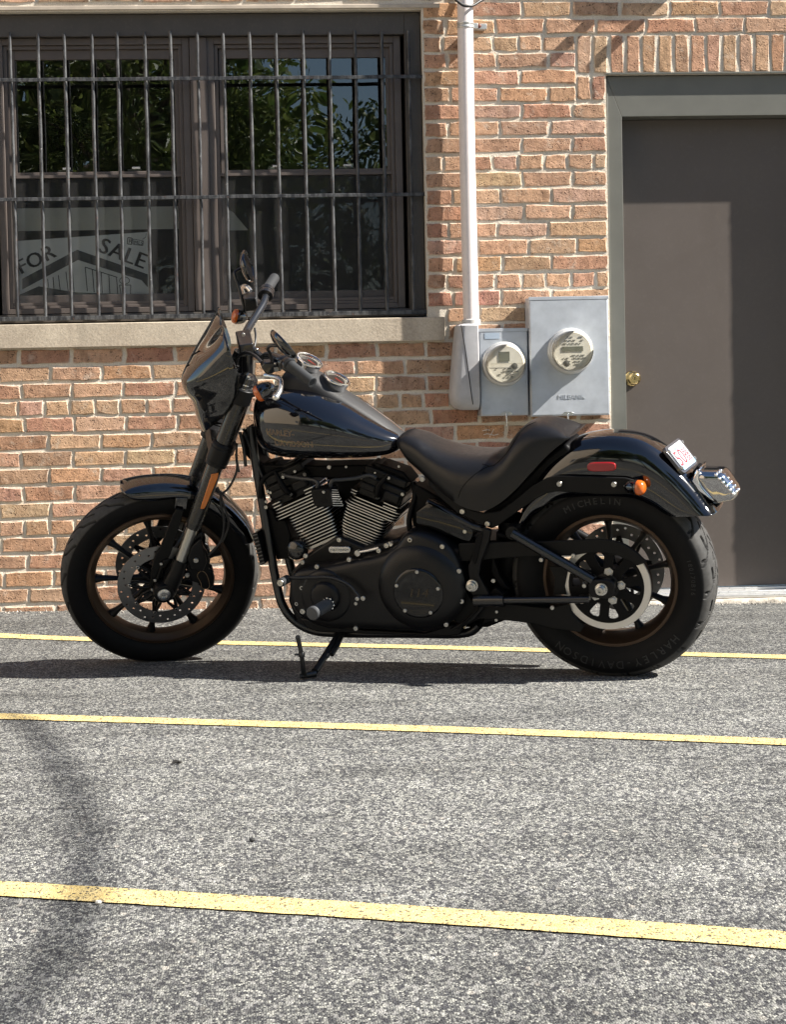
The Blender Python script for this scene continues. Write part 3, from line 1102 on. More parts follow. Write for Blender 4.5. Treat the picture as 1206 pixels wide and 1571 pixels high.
# ---- electric meters
METER_RING = pm('meter_ring', (0.62, 0.60, 0.54), 0.4, metal=0.3, var=(20, 0.1))
DIAL = pm('meter_dial', (0.66, 0.65, 0.60), 0.5, var=(25, 0.1))
LCD = pm('meter_display', (0.14, 0.145, 0.12), 0.3)
PRINT = pm('grey_print', (0.16, 0.16, 0.15), 0.6)
gmm, nt, b = base_mat('meter_glass')
b.inputs['Base Color'].default_value = (0.95, 0.93, 0.88, 1)
nt.nodes.remove(b)
fr = nd(nt, 'ShaderNodeFresnel', i_IOR=1.5)
gl = nd(nt, 'ShaderNodeBsdfGlossy', i_Roughness=0.06)
tr = nt.nodes.new('ShaderNodeBsdfTransparent')
tr.inputs['Color'].default_value = (0.93, 0.91, 0.86, 1)
mx = nt.nodes.new('ShaderNodeMixShader')
nt.links.new(fr.outputs[0], mx.inputs[0])
nt.links.new(tr.outputs[0], mx.inputs[1])
nt.links.new(gl.outputs[0], mx.inputs[2])
nt.links.new(mx.outputs[0], nt.nodes['Material Output'].inputs[0])
MGLASS = gmm


def meter_box(label, u0, u1, z0, z1, dep, mu, mz, mr, proud, second):
    r = empty('electric_meter_box', label, 'meter box', ((u0 + u1) / 2, -dep / 2, z0), 'electric meter boxes beside the door')
    I = Matrix.Translation((-(u0 + u1) / 2, dep / 2, -z0))
    m = MB()
    m.box((u0, -dep, z0), (u1, -0.002, z1))
    m.build('cabinet', GALV, r, bevel=0.004, M=I)
    m = MB()
    m.box((u0 - 0.002, -dep - 0.004, z1 - 0.012), (u1 + 0.002, -dep - 0.0003, z1 + 0.002))
    m.box((u0 + 0.004, -dep - 0.003, z0 + 0.006), (u1 - 0.004, -dep - 0.0002, z1 - 0.014))
    m.build('cover', GALV, r, bevel=0.001, M=I)
    f = -dep - 0.003
    m = MB()
    m.lathe([(mr * 1.16, 0), (mr * 1.16, 0.010), (mr * 1.10, 0.018), (mr * 1.04, 0.020), (mr * 1.03, 0.030), (mr * 1.00, 0.034)], (mu, f, mz), (0, -1, 0), 48)
    rg = m.build('meter_socket_ring', pm('aluminium_ring', (0.62, 0.62, 0.60), 0.38, metal=0.5, rvar=(30, 0.1)), r, M=I, smooth=35)
    m = MB()
    m.lathe([(mr * 0.99, 0.022), (mr * 0.985, proud * 0.55), (mr * 0.90, proud * 0.60), (0.001, proud * 0.60)], (mu, f, mz), (0, -1, 0), 48)
    mt = m.build('meter', DIAL, r, M=I, smooth=35)
    fy = f - proud * 0.60 - 0.001
    m = MB()
    m.box((mu - mr * (0.36 if not second else 0.55), fy - 0.0012, mz + mr * (0.12 if not second else -0.02)), (mu + mr * (0.20 if not second else 0.50), fy, mz + mr * (0.62 if not second else 0.22)))
    m.build('display', LCD, mt)
    m = MB()
    rr = random.Random(int(mu * 1000))
    rows = (-0.25, -0.40, -0.55, -0.68) if not second else (0.68, 0.52, 0.36, -0.22, -0.36, -0.52, -0.66)
    for row in rows:
        half = math.sqrt(max(0.05, 0.80 ** 2 - row * row)) * mr * 0.72
        x = mu - half
        while x < mu + half:
            w = rr.uniform(0.006, 0.018)
            if rr.random() < 0.75:
                m.box((x, fy - 0.0008, mz + row * mr - 0.0020), (x + w, fy, mz + row * mr + 0.0020))
            x += w + rr.uniform(0.003, 0.007)
    m.build('print', PRINT, mt)
    if not second:
        m = MB()
        m.add([(mu - 0.92 * mr, fy - 0.004, mz - 0.02 * mr), (mu + 0.9 * mr, fy - 0.004, mz - 0.02 * mr), (mu + 0.9 * mr, fy - 0.004, mz + 0.03 * mr), (mu - 0.92 * mr, fy - 0.004, mz + 0.03 * mr)], [(0, 1, 2, 3)])
        m.build('divider', METER_RING, mt)
    m = MB()
    m.lathe([(mr * 0.16, 0), (mr * 0.15, 0.006), (mr * 0.02, 0.008)], (mu + (0.45 if not second else -0.34) * mr, fy, mz - (0.12 if not second else 0.62) * mr), (0, -1, 0), 16)
    m.build('sensor', SIGNG, mt)
    m = MB()
    m.lathe([(mr * 1.0, 0.030), (mr * 0.985, proud * 0.80), (mr * 0.94, proud * 0.94), (mr * 0.86, proud), (mr * 0.5, proud * 1.01), (0.001, proud * 1.015)], (mu, f, mz), (0, -1, 0), 48, caps=False)
    m.build('glass_cover', MGLASS, r, M=I, smooth=50)
    um = (u0 + u1) / 2 + (0.008 if not second else -0.01)
    m = MB()
    m.prism([(um - 0.022, z0 + 0.004), (um + 0.022, z0 + 0.004), (um + 0.024, z0 + 0.012), (um + 0.012, z0 + 0.018), (um - 0.016, z0 + 0.018), (um - 0.026, z0 + 0.010)], -dep - 0.006, -dep - 0.0032)
    m.tube([(um - 0.004, -dep - 0.005, z0 + 0.010), (um - 0.002, -dep - 0.007, z0 - 0.02), (um - 0.003, -dep - 0.006, z0 - 0.048)], 0.0036, 8)
    m.build('latch', STEEL, r, M=I, bevel=0.0006)
    return r, I


m1, I1 = meter_box('smaller grey meter box with cream round meter beside the conduit elbow', 1.051, 1.257, 0.811, 1.180, 0.098, 1.153, 1.031, 0.082, 0.105, False)
m2, I2 = meter_box('larger galvanised meter box with round meter next to the door frame', 1.262, 1.600, 0.805, 1.309, 0.128, 1.434, 1.079, 0.085, 0.115, True)
mb = MB()
mb.box((1.073, -0.1023, 1.138), (1.136, -0.1012, 1.163))
mb.build('nameplate', pm('blue_grey_label', (0.33, 0.40, 0.48), 0.5), m1, M=I1)
M = Matrix.Translation((1.435, -0.1316, 0.885)) @ Matrix.Rotation(math.pi / 2, 4, 'X')
text_obj('MILBANK', 0.026, GALV, 'lettering', m2, I2 @ M, extrude=0.0012, spacing=1.1)

# scratched mark on a brick below the small meter box
m = MB()


def wmark(pts, w):
    for (xa, ya), (xb, yb) in zip(pts, pts[1:]):
        a, b2 = wallp(xa, ya, 0.0035), wallp(xb, yb, 0.0035)
        a, b2 = np.array([a[0], a[2]]), np.array([b2[0], b2[2]])
        t = (b2 - a) / np.linalg.norm(b2 - a)
        n2 = np.array([-t[1], t[0]]) * w / 2
        q = [a + n2, b2 + n2, b2 - n2, a - n2]
        m.add([(r_[0], -0.0035, r_[1]) for r_ in q], [(0, 1, 2, 3)])


wmark([(740, 661), (747, 659.5), (752, 660)], 0.003)
wmark([(742, 667), (748, 665.5), (758, 668), (765, 666)], 0.003)
wmark([(751, 671), (756, 662), (758, 658)], 0.0025)
m.build('scratch_mark', pm('chalky_scratch', (0.62, 0.58, 0.52), 0.9), building, smooth=0)

# grit washed up along the foot of the wall
rg_ = random.Random(44)
m = MB()
for _ in range(900):
    uu = rg_.uniform(-1.6, 3.2)
    yy = -abs(rg_.gauss(0, 0.055)) - 0.002
    if uu > 1.58 and yy > -0.05:
        yy -= 0.05
    r_ = rg_.choice((0.002, 0.0025, 0.003, 0.004, 0.006))
    z_ = gz(uu, yy)
    c = [(uu + rg_.uniform(-1, 1) * r_, yy + rg_.uniform(-1, 1) * r_, z_ + r_ * rg_.uniform(0.8, 1.3))] + [(uu + r_ * math.cos(k * 2.09 + rg_.random()), yy + r_ * math.sin(k * 2.09 + rg_.random()), z_ + 0.0005) for k in range(3)]
    m.add(c, [(0, 1, 2), (0, 2, 3), (0, 3, 1)])
o = m.build('grit', pm('pale_grit', (0.34, 0.31, 0.27), 0.9, var=(30, 0.4)), smooth=0)
o['kind'] = 'stuff'
o['label'] = 'scattered pale grit along the foot of the brick wall'

# ================================================================== THE MOTORCYCLE
TH, LEAN, PIT, WB = math.radians(156.8), math.radians(11), math.radians(0.5), 1.600
BO = groundp(953, 1032)
BO[2] = 0
_f = np.array([math.cos(TH), math.sin(TH), 0])
_l = np.array([-math.sin(TH), math.cos(TH), 0])
_u = np.array([0, 0, 1.0])
_Y = _l * math.cos(LEAN) - _u * math.sin(LEAN)
_Z = _u * math.cos(LEAN) + _l * math.sin(LEAN)
BB = np.stack([_f * math.cos(PIT) - _Z * math.sin(PIT), _Y, _Z * math.cos(PIT) + _f * math.sin(PIT)], 1)
RAKE = math.radians(30)
SP = Vector((WB + 0.145, 0, 0))
SROT = Matrix.Rotation(math.radians(30), 4, Vector((-math.sin(RAKE), 0, math.cos(RAKE))))
MS = Matrix.Translation(SP) @ SROT @ Matrix.Translation(-SP)     # the steered front end
MS3 = np.array(SROT.to_3x3())
CROPS = dict(F=(80, 640, 3.547), T=(260, 370, 3.015), E=(360, 640, 3.015), S=(600, 620, 3.35), R=(780, 640, 3.174), H=(330, 380, 8.04), G=(370, 500, 6.347),
             P=(1000, 660, 8.614), L=(380, 690, 7.5375), M=(510, 690, 7.094), N=(680, 780, 6.7), J=(420, 830, 7.14), K=(220, 760, 7.858), Q=(330, 490, 6.83), U=(780, 760, 4.307))


def px(k, x, y):
    a = CROPS[k]
    return a[0] + x / a[2], a[1] + y / a[2]


def B(k, x, y, Y):
    """point of the motorcycle's own frame at lateral distance Y (X forward, Y to its left, Z up)"""
    r = BB.T @ ray(*px(k, x, y))
    o = BB.T @ (CP - BO)
    return o + r * ((Y - o[1]) / r[1])


def S(k, x, y, Y):
    """the same in the frame of the steered front end"""
    sp = np.array(SP)
    r = MS3.T @ (BB.T @ ray(*px(k, x, y)))
    o = MS3.T @ (BB.T @ (CP - BO) - sp)
    return o + r * ((Y - o[1]) / r[1]) + sp


def B2(k, pts, Y):
    return [(q[0], q[2]) for q in (B(k, x, y, Y) for x, y in pts)]


def S2(k, pts, Y):
    return [(q[0], q[2]) for q in (S(k, x, y, Y) for x, y in pts)]


bike = empty('motorcycle', 'black cruiser motorcycle with small front fairing leaning on its kickstand', 'motorcycle')
bike.matrix_world = Matrix.Translation(BO) @ Matrix(BB.tolist()).to_4x4()

# one bolt mesh, shared
mb = MB()
mb.lathe([(1, 0), (1, 0.55), (0.86, 0.75), (0.52, 0.75), (0.48, 0.42), (0.02, 0.42)], (0, 0, 0), (0, 1, 0), 14)
BOLT_ME = mb.mesh('bolt', BOLT, 35)
mb = MB()
mb.lathe([(1.5, 0), (1.5, 0.18), (1.0, 0.2), (1, 0.8), (0.9, 0.9), (0.02, 0.9)], (0, 0, 0), (0, 1, 0), 6)
NUT_ME = mb.mesh('nut', BOLT, 30)


def bolt(parent, p, r, M=None, me=None, name='bolt', ax=None):
    m4 = Matrix.Translation(tuple(map(float, p)))
    if ax is not None:
        m4 = m4 @ Vector((0, 1, 0)).rotation_difference(Vector(ax)).to_matrix().to_4x4()
    r *= 0.86
    m4 = m4 @ Matrix.Diagonal((r, r, r, 1))
    return inst(me or BOLT_ME, name, parent, (M @ m4) if M is not None else m4)


# ------------------------------------------------------------------ wheels
def tyre_build(name, parent, cx, cz, prof, nseg, period, segs, depth, M=None, mirror=0.5):
    half = spline(prof, 60)
    pr = [(-q[0], q[1]) for q in half][:-1] + [tuple(q) for q in half[::-1]]
    pr = np.array(pr)                              # y, r
    n = len(pr)
    ang = np.arange(nseg) * 2 * np.pi / nseg
    R = pr[:, 1].max()
    s = ang * R
    per = 2 * np.pi * R / period
    Sg, Yg = np.meshgrid(s, pr[:, 0], indexing='ij')
    d = np.zeros_like(Sg)
    for side in (-1, 1):
        off = 0 if side > 0 else per * mirror
        sm = (Sg + off) % per
        yy = Yg * side
        for (a0, y0, a1, y1, w) in segs:
            for sh in (-per, 0, per):
                ax, ay, bx, by = a0 + sh, y0, a1 + sh, y1
                dx, dy = bx - ax, by - ay
                t = np.clip(((sm - ax) * dx + (yy - ay) * dy) / max(1e-9, dx * dx + dy * dy), 0, 1)
                dist = np.hypot(sm - ax - t * dx, yy - ay - t * dy)
                d = np.maximum(d, np.clip((w * 1.25 - dist) / (w * 0.5), 0, 1) * (np.sign(yy + 0.004) > 0))
    i0 = int(np.argmax(np.abs(pr[:, 0])))
    d = d * np.clip((pr[:, 1] - pr[i0, 1] - 0.006) / 0.006, 0, 1)[None, :]
    rr = pr[:, 1][None, :] - d * depth
    X = cx + np.cos(ang)[:, None] * rr
    Z = cz + np.sin(ang)[:, None] * rr
    Yv = np.broadcast_to(pr[:, 0][None, :], X.shape)
    vs = np.stack([X, Yv, Z], 2).reshape(-1, 3)
    i = np.arange(nseg)[:, None]
    k = np.arange(n - 1)[None, :]
    a = i * n + k
    b = ((i + 1) % nseg) * n + k
    fs = np.stack([a, b, b + 1, a + 1], 2).reshape(-1, 4)
    me = bpy.data.meshes.new(name)
    me.from_pydata(vs.tolist(), [], fs.tolist())
    me.materials.append(RUBBER)
    w_ = np.abs(pr[:, 0]) / np.abs(pr[:, 0]).max()
    i0 = int(np.argmax(np.abs(pr[:, 0])))
    rmax_w = pr[i0, 1]
    tr = np.clip((pr[:, 1] - (rmax_w + 0.42 * (R - rmax_w))) / 0.004, 0, 1)
    at = me.attributes.new('tread', 'FLOAT', 'POINT')
    at.data.foreach_set('value', (np.broadcast_to(tr[None, :], X.shape) * (1 - 0.85 * d)).reshape(-1).astype(float).tolist())
    me.shade_smooth()
    me.set_sharp_from_angle(angle=math.radians(42))
    return inst(me, name, parent, M)


def arc_text(txt, cx, cz, r, a0, size, y, name, parent, mat, inward=False, sp=1.0):
    """letters round the sidewall, reading with their heads outward"""
    m = MB()
    adv = size * 0.70 * sp
    tot = (len(txt) - 1) * adv
    for i, ch in enumerate(txt):
        if ch == ' ':
            continue
        t = (i * adv - tot / 2) / r
        a = a0 + t if not inward else a0 - t
        vs, fs = text_verts(ch, size, 0, 0.0012)
        # the left flank is seen with X running to the left
        up = Vector((math.cos(a), 0, math.sin(a)))
        rt = Vector((-math.sin(a), 0, math.cos(a)))
        if inward:
            up, rt = -up, -rt
        c = Vector((cx, y, cz)) + Vector((math.cos(a), 0, math.sin(a))) * r
        m.add([c + rt * v[0] + up * v[1] + Vector((0, 1, 0)) * v[2] for v in vs], fs)
    return m.build(name, mat, parent, smooth=0)


LETTER = pm('moulded_rubber_letter', (0.020, 0.020, 0.020), 0.5, spec=0.35)


def ring_plate(m, cx, cz, r0, r1, holes, y0, y1, mi=0, n=72):
    m.plate(circle2(cx, cz, r1, n), [circle2(cx, cz, r0, n)] + holes, y0, y1, mi)


def make_wheel(name, cx, cz, rim_r, rim_w, hub_r, hub_w, M, label=None):
    m = MB()
    w = rim_w
    prof = [(rim_r, w), (rim_r - 0.004, w + 0.006), (rim_r - 0.013, w + 0.006), (rim_r - 0.020, w - 0.004), (rim_r - 0.032, w * 0.62), (rim_r - 0.036, 0), (rim_r - 0.032, -w * 0.62),
            (rim_r - 0.020, -w + 0.004), (rim_r - 0.013, -w - 0.006), (rim_r - 0.004, -w - 0.006), (rim_r, -w), (rim_r - 0.012, -w * 0.8), (rim_r - 0.022, 0), (rim_r - 0.012, w * 0.8)]
    m.lathe(prof, (cx, 0, cz), (0, 1, 0), 96, closed=True)
    wheel = m.build(name, BRONZE, bike, M=M, smooth=35)
    m = MB()
    m.lathe([(0.012, hub_w), (hub_r * 0.8, hub_w), (hub_r, hub_w * 0.8), (hub_r * 0.85, 0), (hub_r, -hub_w * 0.8), (hub_r * 0.8, -hub_w), (0.012, -hub_w)], (cx, 0, cz), (0, 1, 0), 40)
    m.build('hub', SATIN, wheel)
    L = rim_r - 0.030
    m = MB()
    rings = []
    for t, wd, th, y in ((0.0, 0.030, 0.030, 0.012), (0.25, 0.021, 0.022, 0.012), (0.6, 0.016, 0.020, 0.008), (0.85, 0.020, 0.024, 0.002), (1.0, 0.034, 0.036, 0.0)):
        rr = hub_r * 0.8 + (L - hub_r * 0.8) * t
        rings.append([(rr, y + th * b / 2, wd * a / 2) for a, b in ((-1, -0.5), (-0.6, -1), (0.6, -1), (1, -0.5), (1, 0.3), (0.35, 1), (-0.35, 1), (-1, 0.3))])
    m.loft(rings)
    sme = m.mesh('spoke', SATIN, 50)
    for i in range(9):
        inst(sme, 'spoke', wheel, Matrix.Translation((cx, 0, cz)) @ Matrix.Rotation(-(i * 2 * math.pi / 9 + 0.13), 4, 'Y'))
    return wheel


def disc(parent, cx, cz, y, r0, r1, mat, nh=32):
    m = MB()
    holes = []
    for i in range(nh):
        a = 2 * math.pi * i / nh
        rr = (r1 - 0.012, r1 - 0.028, r1 - 0.020)[i % 3]
        holes.append(circle2(cx + rr * math.cos(a), cz + rr * math.sin(a), 0.0042, 10))
    ring_plate(m, cx, cz, r0, r1, holes, y - 0.0025, y + 0.0025)
    d = m.build('brake_disc', mat, parent, smooth=30)
    m = MB()
    for i in range(9):
        a = 2 * math.pi * i / 9 + 0.2
        ca, sa = math.cos(a), math.sin(a)
        for da in (-0.16, 0.16):
            c2, s2 = math.cos(a + da * 1.5), math.sin(a + da * 1.5)
            m.tube([(cx + 0.034 * c2, y, cz + 0.034 * s2), (cx + 0.075 * math.cos(a + da), y, cz + 0.075 * math.sin(a + da)), (cx + (r0 + 0.006) * ca, y, cz + (r0 + 0.006) * sa)], [0.007, 0.0052, 0.007], 8)
    m.lathe([(0.030, -0.006), (0.044, -0.006), (0.044, 0.006), (0.030, 0.006)], (cx, y, cz), (0, 1, 0), 36, closed=True)
    m.build('disc_carrier', SATIN, parent, smooth=50)
    sg_ = 1 if y > 0 else -1
    for i in range(9):
        a = 2 * math.pi * i / 9 + 0.2
        bolt(parent, (cx + (r0 + 0.003) * math.cos(a), y + sg_ * 0.003, cz + (r0 + 0.003) * math.sin(a)), 0.0075, ax=(0, sg_, 0))
    return d


DISCM = pm('ground_disc_steel', (0.20, 0.20, 0.20), 0.38, metal=0.9, rvar=(60, 0.08))
RZ = 0.330
rear = make_wheel('rear_wheel', 0, RZ, 0.222, 0.062, 0.05, 0.085, None)
tyre_build('tyre', rear, 0, RZ, [(0.060, 0.206), (0.068, 0.222), (0.081, 0.245), (0.0895, 0.272), (0.0865, 0.297), (0.072, 0.316), (0.048, 0.326), (0.022, 0.3305), (0.0, 0.3315)], 1300, 19,
           [(0.0, 0.000, 0.050, 0.026, 0.0028), (0.050, 0.026, 0.112, 0.080, 0.0028), (0.020, 0.046, 0.066, 0.042, 0.0052), (0.088, 0.006, 0.108, 0.018, 0.0040), (0.092, 0.074, 0.092, 0.075, 0.0055)], 0.008)
arc_text('HARLEY-DAVIDSON', 0, RZ, 0.272, math.radians(-94), 0.036, 0.0892, 'sidewall_lettering', rear, LETTER, sp=1.17)
arc_text('MICHELIN', 0, RZ, 0.268, math.radians(82), 0.030, 0.0892, 'sidewall_lettering', rear, LETTER, sp=1.14)
arc_text('180/70B16', 0, RZ, 0.270, math.radians(176), 0.020, 0.0895, 'sidewall_lettering', rear, LETTER, sp=0.95)
disc(rear, 0, RZ, -0.092, 0.100, 0.146, DISCM)

FZ = 0.340
front = make_wheel('front_wheel', WB, FZ, 0.256, 0.034, 0.040, 0.060, MS)
tyre_build('tyre', front, WB, FZ, [(0.033, 0.240), (0.038, 0.256), (0.049, 0.276), (0.0545, 0.300), (0.0505, 0.318), (0.040, 0.330), (0.024, 0.3375), (0.010, 0.340), (0.0, 0.3403)], 1300, 18,
           [(0.0, 0.002, 0.034, 0.014, 0.0030), (0.034, 0.014, 0.048, 0.031, 0.0034), (0.048, 0.031, 0.098, 0.046, 0.0030), (0.075, 0.008, 0.105, 0.022, 0.0028)], 0.007)
for y in (0.073, -0.073):
    disc(front, WB, FZ, y, 0.106, 0.150, DISCM)
m = MB()
m.tube([(WB - 0.240 * math.cos(0.35), 0.006, FZ + 0.240 * math.sin(0.35)), (WB - 0.212 * math.cos(0.35), 0.03, FZ + 0.212 * math.sin(0.35))], 0.004, 8)
m.build('valve', DARK, front)

# drive pulley on the rear wheel
PY, PR = 0.118, 0.143
pc = B('R', 487, 838, PY)
m = MB()
holes = []
for i in range(10):
    a = 2 * math.pi * i / 10 + 0.15
    lp = []
    for rr, da in ((0.060, -0.07), (0.062, 0.07), (0.100, 0.165), (0.108, 0.13), (0.111, 0.0), (0.108, -0.13), (0.100, -0.165)):
        lp.append((rr * math.cos(a + da), RZ + rr * math.sin(a + da)))
    holes.append(lp)
m.plate(circle2(0, RZ, 0.122, 64), holes, PY - 0.006, PY + 0.006)
pul = m.build('pulley', DARK, rear, bevel=0.0015)
m = MB()
m.lathe([(0.1215, -0.004), (0.1425, -0.004), (0.1435, -0.002), (0.1435, 0.002), (0.1425, 0.005), (0.1215, 0.005)], (0, PY, RZ), (0, 1, 0), 96, closed=True)
m.build('pulley_rim', pm('worn_pulley_face', (0.66, 0.63, 0.58), 0.42, metal=0.7, rvar=(30, 0.06)), rear, smooth=30)
m = MB()
m.lathe([(0.140, -0.004), (0.140, -0.030), (0.143, -0.030), (0.143, -0.004)], (0, PY, RZ), (0, 1, 0), 96, closed=True)
m.build('drive_belt', DARK, rear)
for i in range(5):
    a = 2 * math.pi * i / 5 + 0.55
    bolt(rear, (0.048 * math.cos(a), PY + 0.006, RZ + 0.048 * math.sin(a)), 0.012, me=NUT_ME, name='pulley_bolt')
m = MB()
m.lathe([(0.005, 0.04), (0.045, 0.04), (0.050, 0.06), (0.058, 0.112), (0.04, 0.126), (0.005, 0.126)], (0, 0, RZ), (0, 1, 0), 36)
m.build('pulley_carrier', SATIN, rear)

# ------------------------------------------------------------------ swingarm, guards, axle
SA = 0.150
m = MB()
ax_c = np.array([0.0, 0.0, RZ])
up0, up1 = B('U', 95, 290, SA), B('U', 560, 560, SA)
ext = up0 + (up0 - up1) * 0.15
m.tube([ext, up0, up0 * 0.5 + up1 * 0.5, up1], 0.0165, 16)
lo0, lo1 = B('U', 0, 692, SA), B('U', 540, 685, SA)
m.tube([lo0 + (lo0 - lo1) * 0.35, lo0, lo1], 0.0125, 16)
m.tube([lo0 + (lo0 - lo1) * 0.42, lo0 + (lo0 - lo1) * 0.05], 0.021, 16)
swing = m.build('swingarm', pm('gloss_frame_black', (0.006, 0.006, 0.007), 0.22, coat=0.4), bike)
m = MB()
pts = []
ac = B('U', 615, 620, SA + 0.015)
for k in range(28):
    t = 2 * math.pi * k / 28
    pts.append((ac[0] + 0.042 * math.copysign(abs(math.cos(t)) ** 0.6, math.cos(t)), ac[2] + 0.031 * math.copysign(abs(math.sin(t)) ** 0.6, math.sin(t))))
m.prism(pts, SA - 0.018, SA + 0.014)
m.build('axle_plate', SATIN, swing, bevel=0.004)
m = MB()
m.lathe([(0.020, 0.0), (0.020, 0.003), (0.0165, 0.004), (0.0165, 0.014), (0.0125, 0.0165), (0.0125, 0.026), (0.006, 0.026), (0.006, 0.018), (0.001, 0.018)], (ac[0], SA + 0.0145, ac[2]), (0, 1, 0), 24)
m.build('axle_nut', BOLT, swing, smooth=30)
# far side of the swingarm
m = MB()
for a_, b_ in ((ext, up1), (lo0 + (lo0 - lo1) * 0.35, lo1)):
    m.tube([(a_[0], -SA, a_[2]), (b_[0], -SA, b_[2])], 0.0165, 12)
m.tube([(ext[0], -SA, ext[2]), (ext[0], SA, ext[2])], 0.022, 12)
m.build('swingarm_far_leg', SATIN, swing)
GY0, GY1 = 0.126, 0.134
m = MB()
gu = B2('U', [(-330, 318), (-120, 310), (60, 306), (210, 305), (420, 296), (600, 288), (690, 296), (770, 325), (850, 378), (915, 436), (905, 446), (848, 466), (800, 432), (720, 398), (640, 380), (520, 382), (420, 400), (250, 400), (0, 412), (-200, 430), (-330, 440)], GY1)
m.prism(gu, GY0, GY1)
m.build('belt_guard', MATTE, swing, bevel=0.003)
m = MB()
gl_ = B2('U', [(-420, 640), (-300, 600), (-240, 700), (0, 716), (250, 745), (300, 735), (400, 715), (425, 790), (500, 862), (478, 905), (300, 880), (180, 850), (0, 828), (-190, 815), (-260, 850), (-330, 850), (-400, 790)], GY1)
m.prism(gl_, GY0 - 0.002, GY1)
m.build('lower_belt_guard', MATTE, swing, bevel=0.003)
m = MB()
m.prism(B2('U', [(268, 470), (330, 470), (395, 486), (372, 600), (385, 655), (300, 655), (308, 540)], GY1 - 0.006), GY0 - 0.008, GY1 - 0.006)
m.build('guard_bracket', MATTE, swing, bevel=0.002)
for q in ((430, 396), (218, 424), (292, 740), (503, 595)):
    bolt(swing, B('U', *q, GY1 + 0.001), 0.0085)
# belt run forward to the engine
m = MB()
for z_, zz in ((0.143, 0.06), (-0.143, -0.06)):
    m.add([(0.0, PY - 0.03, RZ + z_), (0.0, PY - 0.004, RZ + z_), (0.56, PY - 0.004, RZ + zz + 0.02), (0.56, PY - 0.03, RZ + zz + 0.02),
           (0.0, PY - 0.03, RZ + z_ * 0.97), (0.0, PY - 0.004, RZ + z_ * 0.97), (0.56, PY - 0.004, RZ + zz * 0.9 + 0.02), (0.56, PY - 0.03, RZ + zz * 0.9 + 0.02)],
          [(0, 1, 2, 3), (4, 5, 6, 7), (0, 1, 5, 4), (2, 3, 7, 6), (1, 2, 6, 5), (0, 3, 7, 4)])
m.build('belt_run', DARK, bike)

# ------------------------------------------------------------------ rear fender, strut, seat
def shell(T, E, w, n, ns, p=0.7, closed=False, tuck=0.0):
    """rings between a crown line T at Y=0 and an edge line E at Y=+-w"""
    T, E = spline(T, n), spline(E, n)
    W_ = [q[0] for q in spline([(a, 0) for a in w], n)] if isinstance(w, (list, tuple)) else [w] * n
    rings = []
    for t, e, ww in zip(T, E, W_):
        ring = []
        for k in range(ns):
            a = math.pi * k / (ns - 1)
            c, s = math.cos(a), max(0.0, math.sin(a))
            h = s ** p
            y = ww * math.copysign(abs(c) ** p, c)
            y *= 1 - tuck * (1 - h) ** 2
            ring.append((e[0] + (t[0] - e[0]) * h, y, e[1] + (t[1] - e[1]) * h))
        rings.append(ring)
    return rings


FT = [(q[0], q[2]) for q in [B('R', 60, 520, 0), B('R', 120, 350, 0), B('R', 215, 190, 0), B('R', 330, 102, 0), B('R', 420, 76, 0), B('R', 520, 68, 0), B('R', 640, 85, 0), B('R', 745, 128, -0.02), B('R', 850, 215, -0.02), B('R', 940, 310, -0.02), B('R', 1005, 390, -0.02), B('R', 1040, 432, -0.02)]]
FE = B2('R', [(50, 560), (95, 492), (150, 460), (210, 412), (290, 390), (450, 384), (600, 392), (690, 425), (770, 474), (805, 484), (870, 484), (925, 481)], 0.104)
m = MB()
m.loft(shell(FT, FE, 0.106, 70, 27, 0.55), closed=False)
fender = m.build('rear_fender', GLOSS, bike, smooth=60, solid=0.003)

STY = 0.122
m = MB()
so = B2('S', [(196, 392), (232, 420), (320, 492), (372, 528), (420, 548), (480, 560), (560, 548), (640, 488), (720, 424), (800, 380), (850, 368), (960, 370), (1080, 374), (1200, 378), (1262, 394), (1290, 420), (1270, 452), (1200, 464), (1080, 464), (960, 456), (850, 450), (800, 460), (740, 490), (640, 560), (545, 628), (515, 640), (470, 620), (340, 560), (250, 480), (190, 412)], STY)
m.prism(so, STY - 0.008, STY)
strut = m.build('fender_strut', MATTE, bike, bevel=0.003)
m = MB()
m.prism([(x, z) for x, z in so], -STY, -STY + 0.008)
m.build('fender_strut', MATTE, bike, bevel=0.003)
for q in ((162, 384), (368, 550), (497, 613), (867, 409), (1147, 411)):
    bolt(strut, B('S', *q, STY + 0.001), 0.0105)

# seat
ST = [(q[0], q[2]) for q in [B('S', 46, 205, 0), B('S', 52, 160, 0), B('S', 90, 137, 0), B('S', 160, 152, 0), B('S', 240, 192, 0), B('S', 340, 225, 0), B('S', 450, 240, 0), B('S', 560, 238, 0), B('S', 615, 205, 0), B('S', 655, 145, 0), B('S', 700, 100, 0), B('S', 765, 75, 0), B('S', 840, 84, 0), B('S', 905, 112, 0), B('S', 940, 145, 0)]]
SE = [(q[0], q[2]) for q in [B('S', 50, 235, .06), B('S', 60, 262, .075), B('S', 90, 300, .09), B('S', 150, 352, .105), B('S', 230, 425, .12), B('S', 320, 495, .135), B('S', 400, 536, .145), B('S', 480, 545, .145), B('S', 560, 508, .14), B('S', 640, 440, .135), B('S', 700, 375, .13), B('S', 770, 298, .12), B('S', 840, 232, .11), B('S', 900, 188, .10), B('S', 944, 160, .09)]]
SW_ = [.05, .075, .09, .108, .13, .152, .162, .165, .16, .15, .14, .128, .118, .108, .09]
rings = shell(ST, SE, SW_, 60, 31, 0.62, tuck=0.06)
m = MB()
m.loft(rings, closed=True)
seat = m.build('seat', VINYL, bike, smooth=75)
me = seat.data
bvh_seat = BVHTree.FromPolygons([v.co for v in me.vertices], [tuple(p.vertices) for p in me.polygons])


